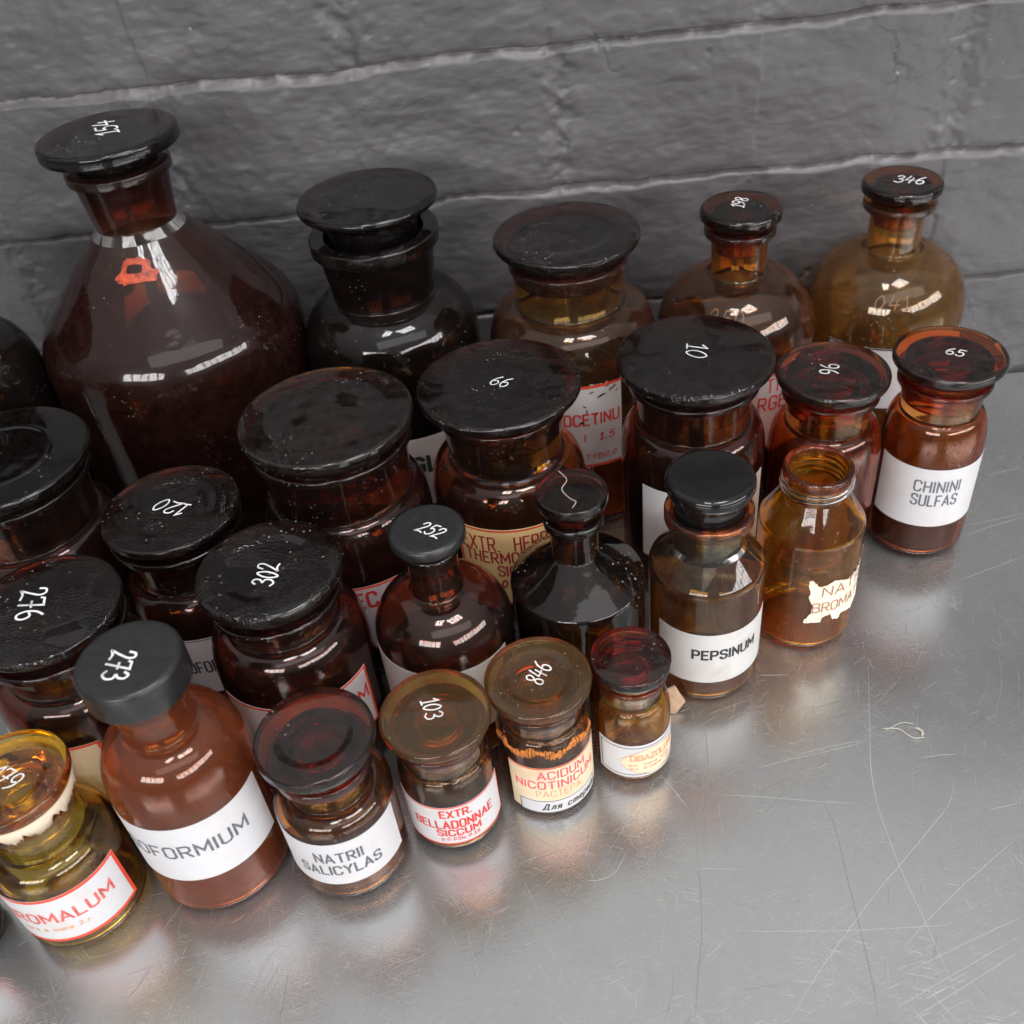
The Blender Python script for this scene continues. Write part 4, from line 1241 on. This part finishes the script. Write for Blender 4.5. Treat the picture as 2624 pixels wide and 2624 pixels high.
# struck joint: the face comes out from under the brick above and slopes down to the top edge of the brick below
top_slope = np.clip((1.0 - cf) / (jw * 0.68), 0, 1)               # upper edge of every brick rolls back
relief = -0.0062 * (1 - top_slope) ** 1.2 * 1.0
lip = np.exp(-(cf / 0.03) ** 2) * -0.0006
perp_off = np.where(ci % 2 == 0, 0.257, -0.023)
bx = (XX + 0.012 * fbm(ZZ * 9, XX * 2, 21, 3) + perp_off) / 0.56
bf = np.abs(bx - np.round(bx)) * 0.56
perp = -0.0014 * np.exp(-(bf / 0.018) ** 2) + 0.0022 * np.exp(-(bf / 0.03) ** 2) * fbm(XX * 60, ZZ * 50, 91, 3)
bid = np.floor(bx + 0.5)
tilt = 0.0022 * np.sin(bid * 12.9 + ci * 78.2)
und = 0.0036 * fbm(XX * 4, ZZ * 6, 31, 3) + 0.0011 * fbm(XX * 20, ZZ * 26, 41, 4) + 0.0004 * fbm(XX * 60, ZZ * 95, 51, 3) + 0.00025 * fbm(XX * 26 + ZZ * 9, ZZ * 85, 57, 3)
chips = -0.0030 * np.clip(fbm(XX * 30, ZZ * 24, 61, 3) - 0.60, 0, 1) * 3
edge_n = 0.006 * fbm(XX * 45, ZZ * 45, 71, 3) * (1 - top_slope)
YY = WALL_Y - (relief + lip + perp + tilt + und + chips + edge_n) * 1.0
ny_, nx_ = XX.shape
V = np.stack([XX.ravel() * S, YY.ravel(), ZZ.ravel() * S], 1)
idx = np.arange(ny_ * nx_).reshape(ny_, nx_)
Fq = np.stack([idx[:-1, :-1], idx[:-1, 1:], idx[1:, 1:], idx[1:, :-1]], -1).reshape(-1, 4)
loop = np.concatenate([idx[0, :], idx[1:, -1], idx[-1, -2::-1], idx[-2:0:-1, 0]])
Vb = V[loop].copy(); Vb[:, 1] = WALL_Y + 0.10
nb0 = len(V)
n_ = len(loop)
j = np.arange(n_)
Fs = np.stack([loop[(j + 1) % n_], loop[j], nb0 + j, nb0 + (j + 1) % n_], 1)
V = np.concatenate([V, Vb])
Fall = np.concatenate([Fq, Fs])
me = bpy.data.meshes.new('brick_wall')
me.vertices.add(len(V)); me.vertices.foreach_set('co', V.ravel())
me.loops.add(Fall.size); me.loops.foreach_set('vertex_index', Fall.ravel().astype(np.int32))
me.polygons.add(len(Fall))
me.polygons.foreach_set('loop_start', np.arange(0, Fall.size, 4, dtype=np.int32))
me.polygons.foreach_set('use_smooth', [True] * len(Fall))
me.update(calc_edges=True); me.validate()
# paint is paler along the struck joints: a mask stored with the mesh
pale_joint = np.concatenate([((1 - top_slope) ** 0.8 * (0.55 + 0.9 * fbm(XX * 14, ZZ * 40, 81, 4))).ravel(), np.zeros(len(Vb))])
at = me.attributes.new('pale_joint', 'FLOAT', 'POINT')
at.data.foreach_set('value', np.clip(pale_joint, 0, 1).astype(np.float32))


def wall_paint():
    mt, n, l, out = new_mat('charcoal_wall_paint')
    g = n.new('ShaderNodeTexCoord')
    co = g.outputs['Object']
    p = principled(n, (0.06, 0.058, 0.06), 0.42, spec=0.5)
    a = n.new('ShaderNodeAttribute'); a.attribute_name = 'pale_joint'
    big = noise(n, l, co, 7, 4)
    ba = ramp(n, l, big, 0.3, 0.7, WALL_DARK, WALL_LIGHT)
    mx = n.new('ShaderNodeMix'); mx.data_type = 'RGBA'
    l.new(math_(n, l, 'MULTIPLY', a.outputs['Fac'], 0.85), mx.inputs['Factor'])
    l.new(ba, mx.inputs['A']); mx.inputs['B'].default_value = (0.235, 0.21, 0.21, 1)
    sp_ = ramp(n, l, noise(n, l, co, 170, 2), 0.76, 0.79)
    my = n.new('ShaderNodeMix'); my.data_type = 'RGBA'
    l.new(math_(n, l, 'MULTIPLY', sp_, 0.6), my.inputs['Factor'])
    l.new(mx.outputs['Result'], my.inputs['A']); my.inputs['B'].default_value = (0.42, 0.40, 0.38, 1)
    # hairline cracks in the paint
    dco = n.new('ShaderNodeVectorMath'); dco.operation = 'ADD'
    nz = n.new('ShaderNodeTexNoise'); nz.inputs['Scale'].default_value = 22; nz.inputs['Detail'].default_value = 4
    l.new(co, nz.inputs['Vector'])
    s3 = n.new('ShaderNodeVectorMath'); s3.operation = 'SCALE'; s3.inputs['Scale'].default_value = 0.05
    l.new(nz.outputs['Color'], s3.inputs[0]); l.new(co, dco.inputs[0]); l.new(s3.outputs[0], dco.inputs[1])
    vo = n.new('ShaderNodeTexVoronoi'); vo.feature = 'DISTANCE_TO_EDGE'; vo.inputs['Scale'].default_value = 11
    l.new(dco.outputs[0], vo.inputs['Vector'])
    ck = ramp(n, l, vo.outputs['Distance'], 0.004, 0.012, (1, 1, 1), (0, 0, 0))
    ckm = math_(n, l, 'MULTIPLY', ck, ramp(n, l, noise(n, l, co, 9, 2), 0.54, 0.62))
    mz = n.new('ShaderNodeMix'); mz.data_type = 'RGBA'
    l.new(math_(n, l, 'MULTIPLY', ckm, 0.35), mz.inputs['Factor'])
    l.new(my.outputs['Result'], mz.inputs['A']); mz.inputs['B'].default_value = (0.02, 0.02, 0.02, 1)
    l.new(mz.outputs['Result'], p.inputs['Base Color'])
    l.new(math_(n, l, 'ADD', math_(n, l, 'MULTIPLY', noise(n, l, co, 60, 3), 0.25), 0.30), p.inputs['Roughness'])
    # brush marks, mostly along the courses
    br = noise(n, l, mapping(n, l, mapping(n, l, co, rot=(0, R(4), 0)), (34, 34, 620)), 1.0, 3, 0.6, 0.6)
    br2 = noise(n, l, co, 120, 5, 0.65)
    h = math_(n, l, 'ADD', math_(n, l, 'MULTIPLY', br, 0.8), math_(n, l, 'ADD', math_(n, l, 'MULTIPLY', br2, 0.9), math_(n, l, 'MULTIPLY', ckm, -0.9)))
    nb = bump(n, l, h, 0.20, 0.0010)
    l.new(nb, p.inputs['Normal'])
    l.new(p.outputs[0], out.inputs['Surface'])
    return mt


WALL_DARK, WALL_LIGHT = (0.074, 0.071, 0.076), (0.104, 0.100, 0.106)
me.materials.append(wall_paint())
o = bpy.data.objects.new('brick_wall', me)
C.objects.link(o)
tag(o, 'charcoal painted brick wall with pale joints behind the bottles', 'wall', kind='structure')
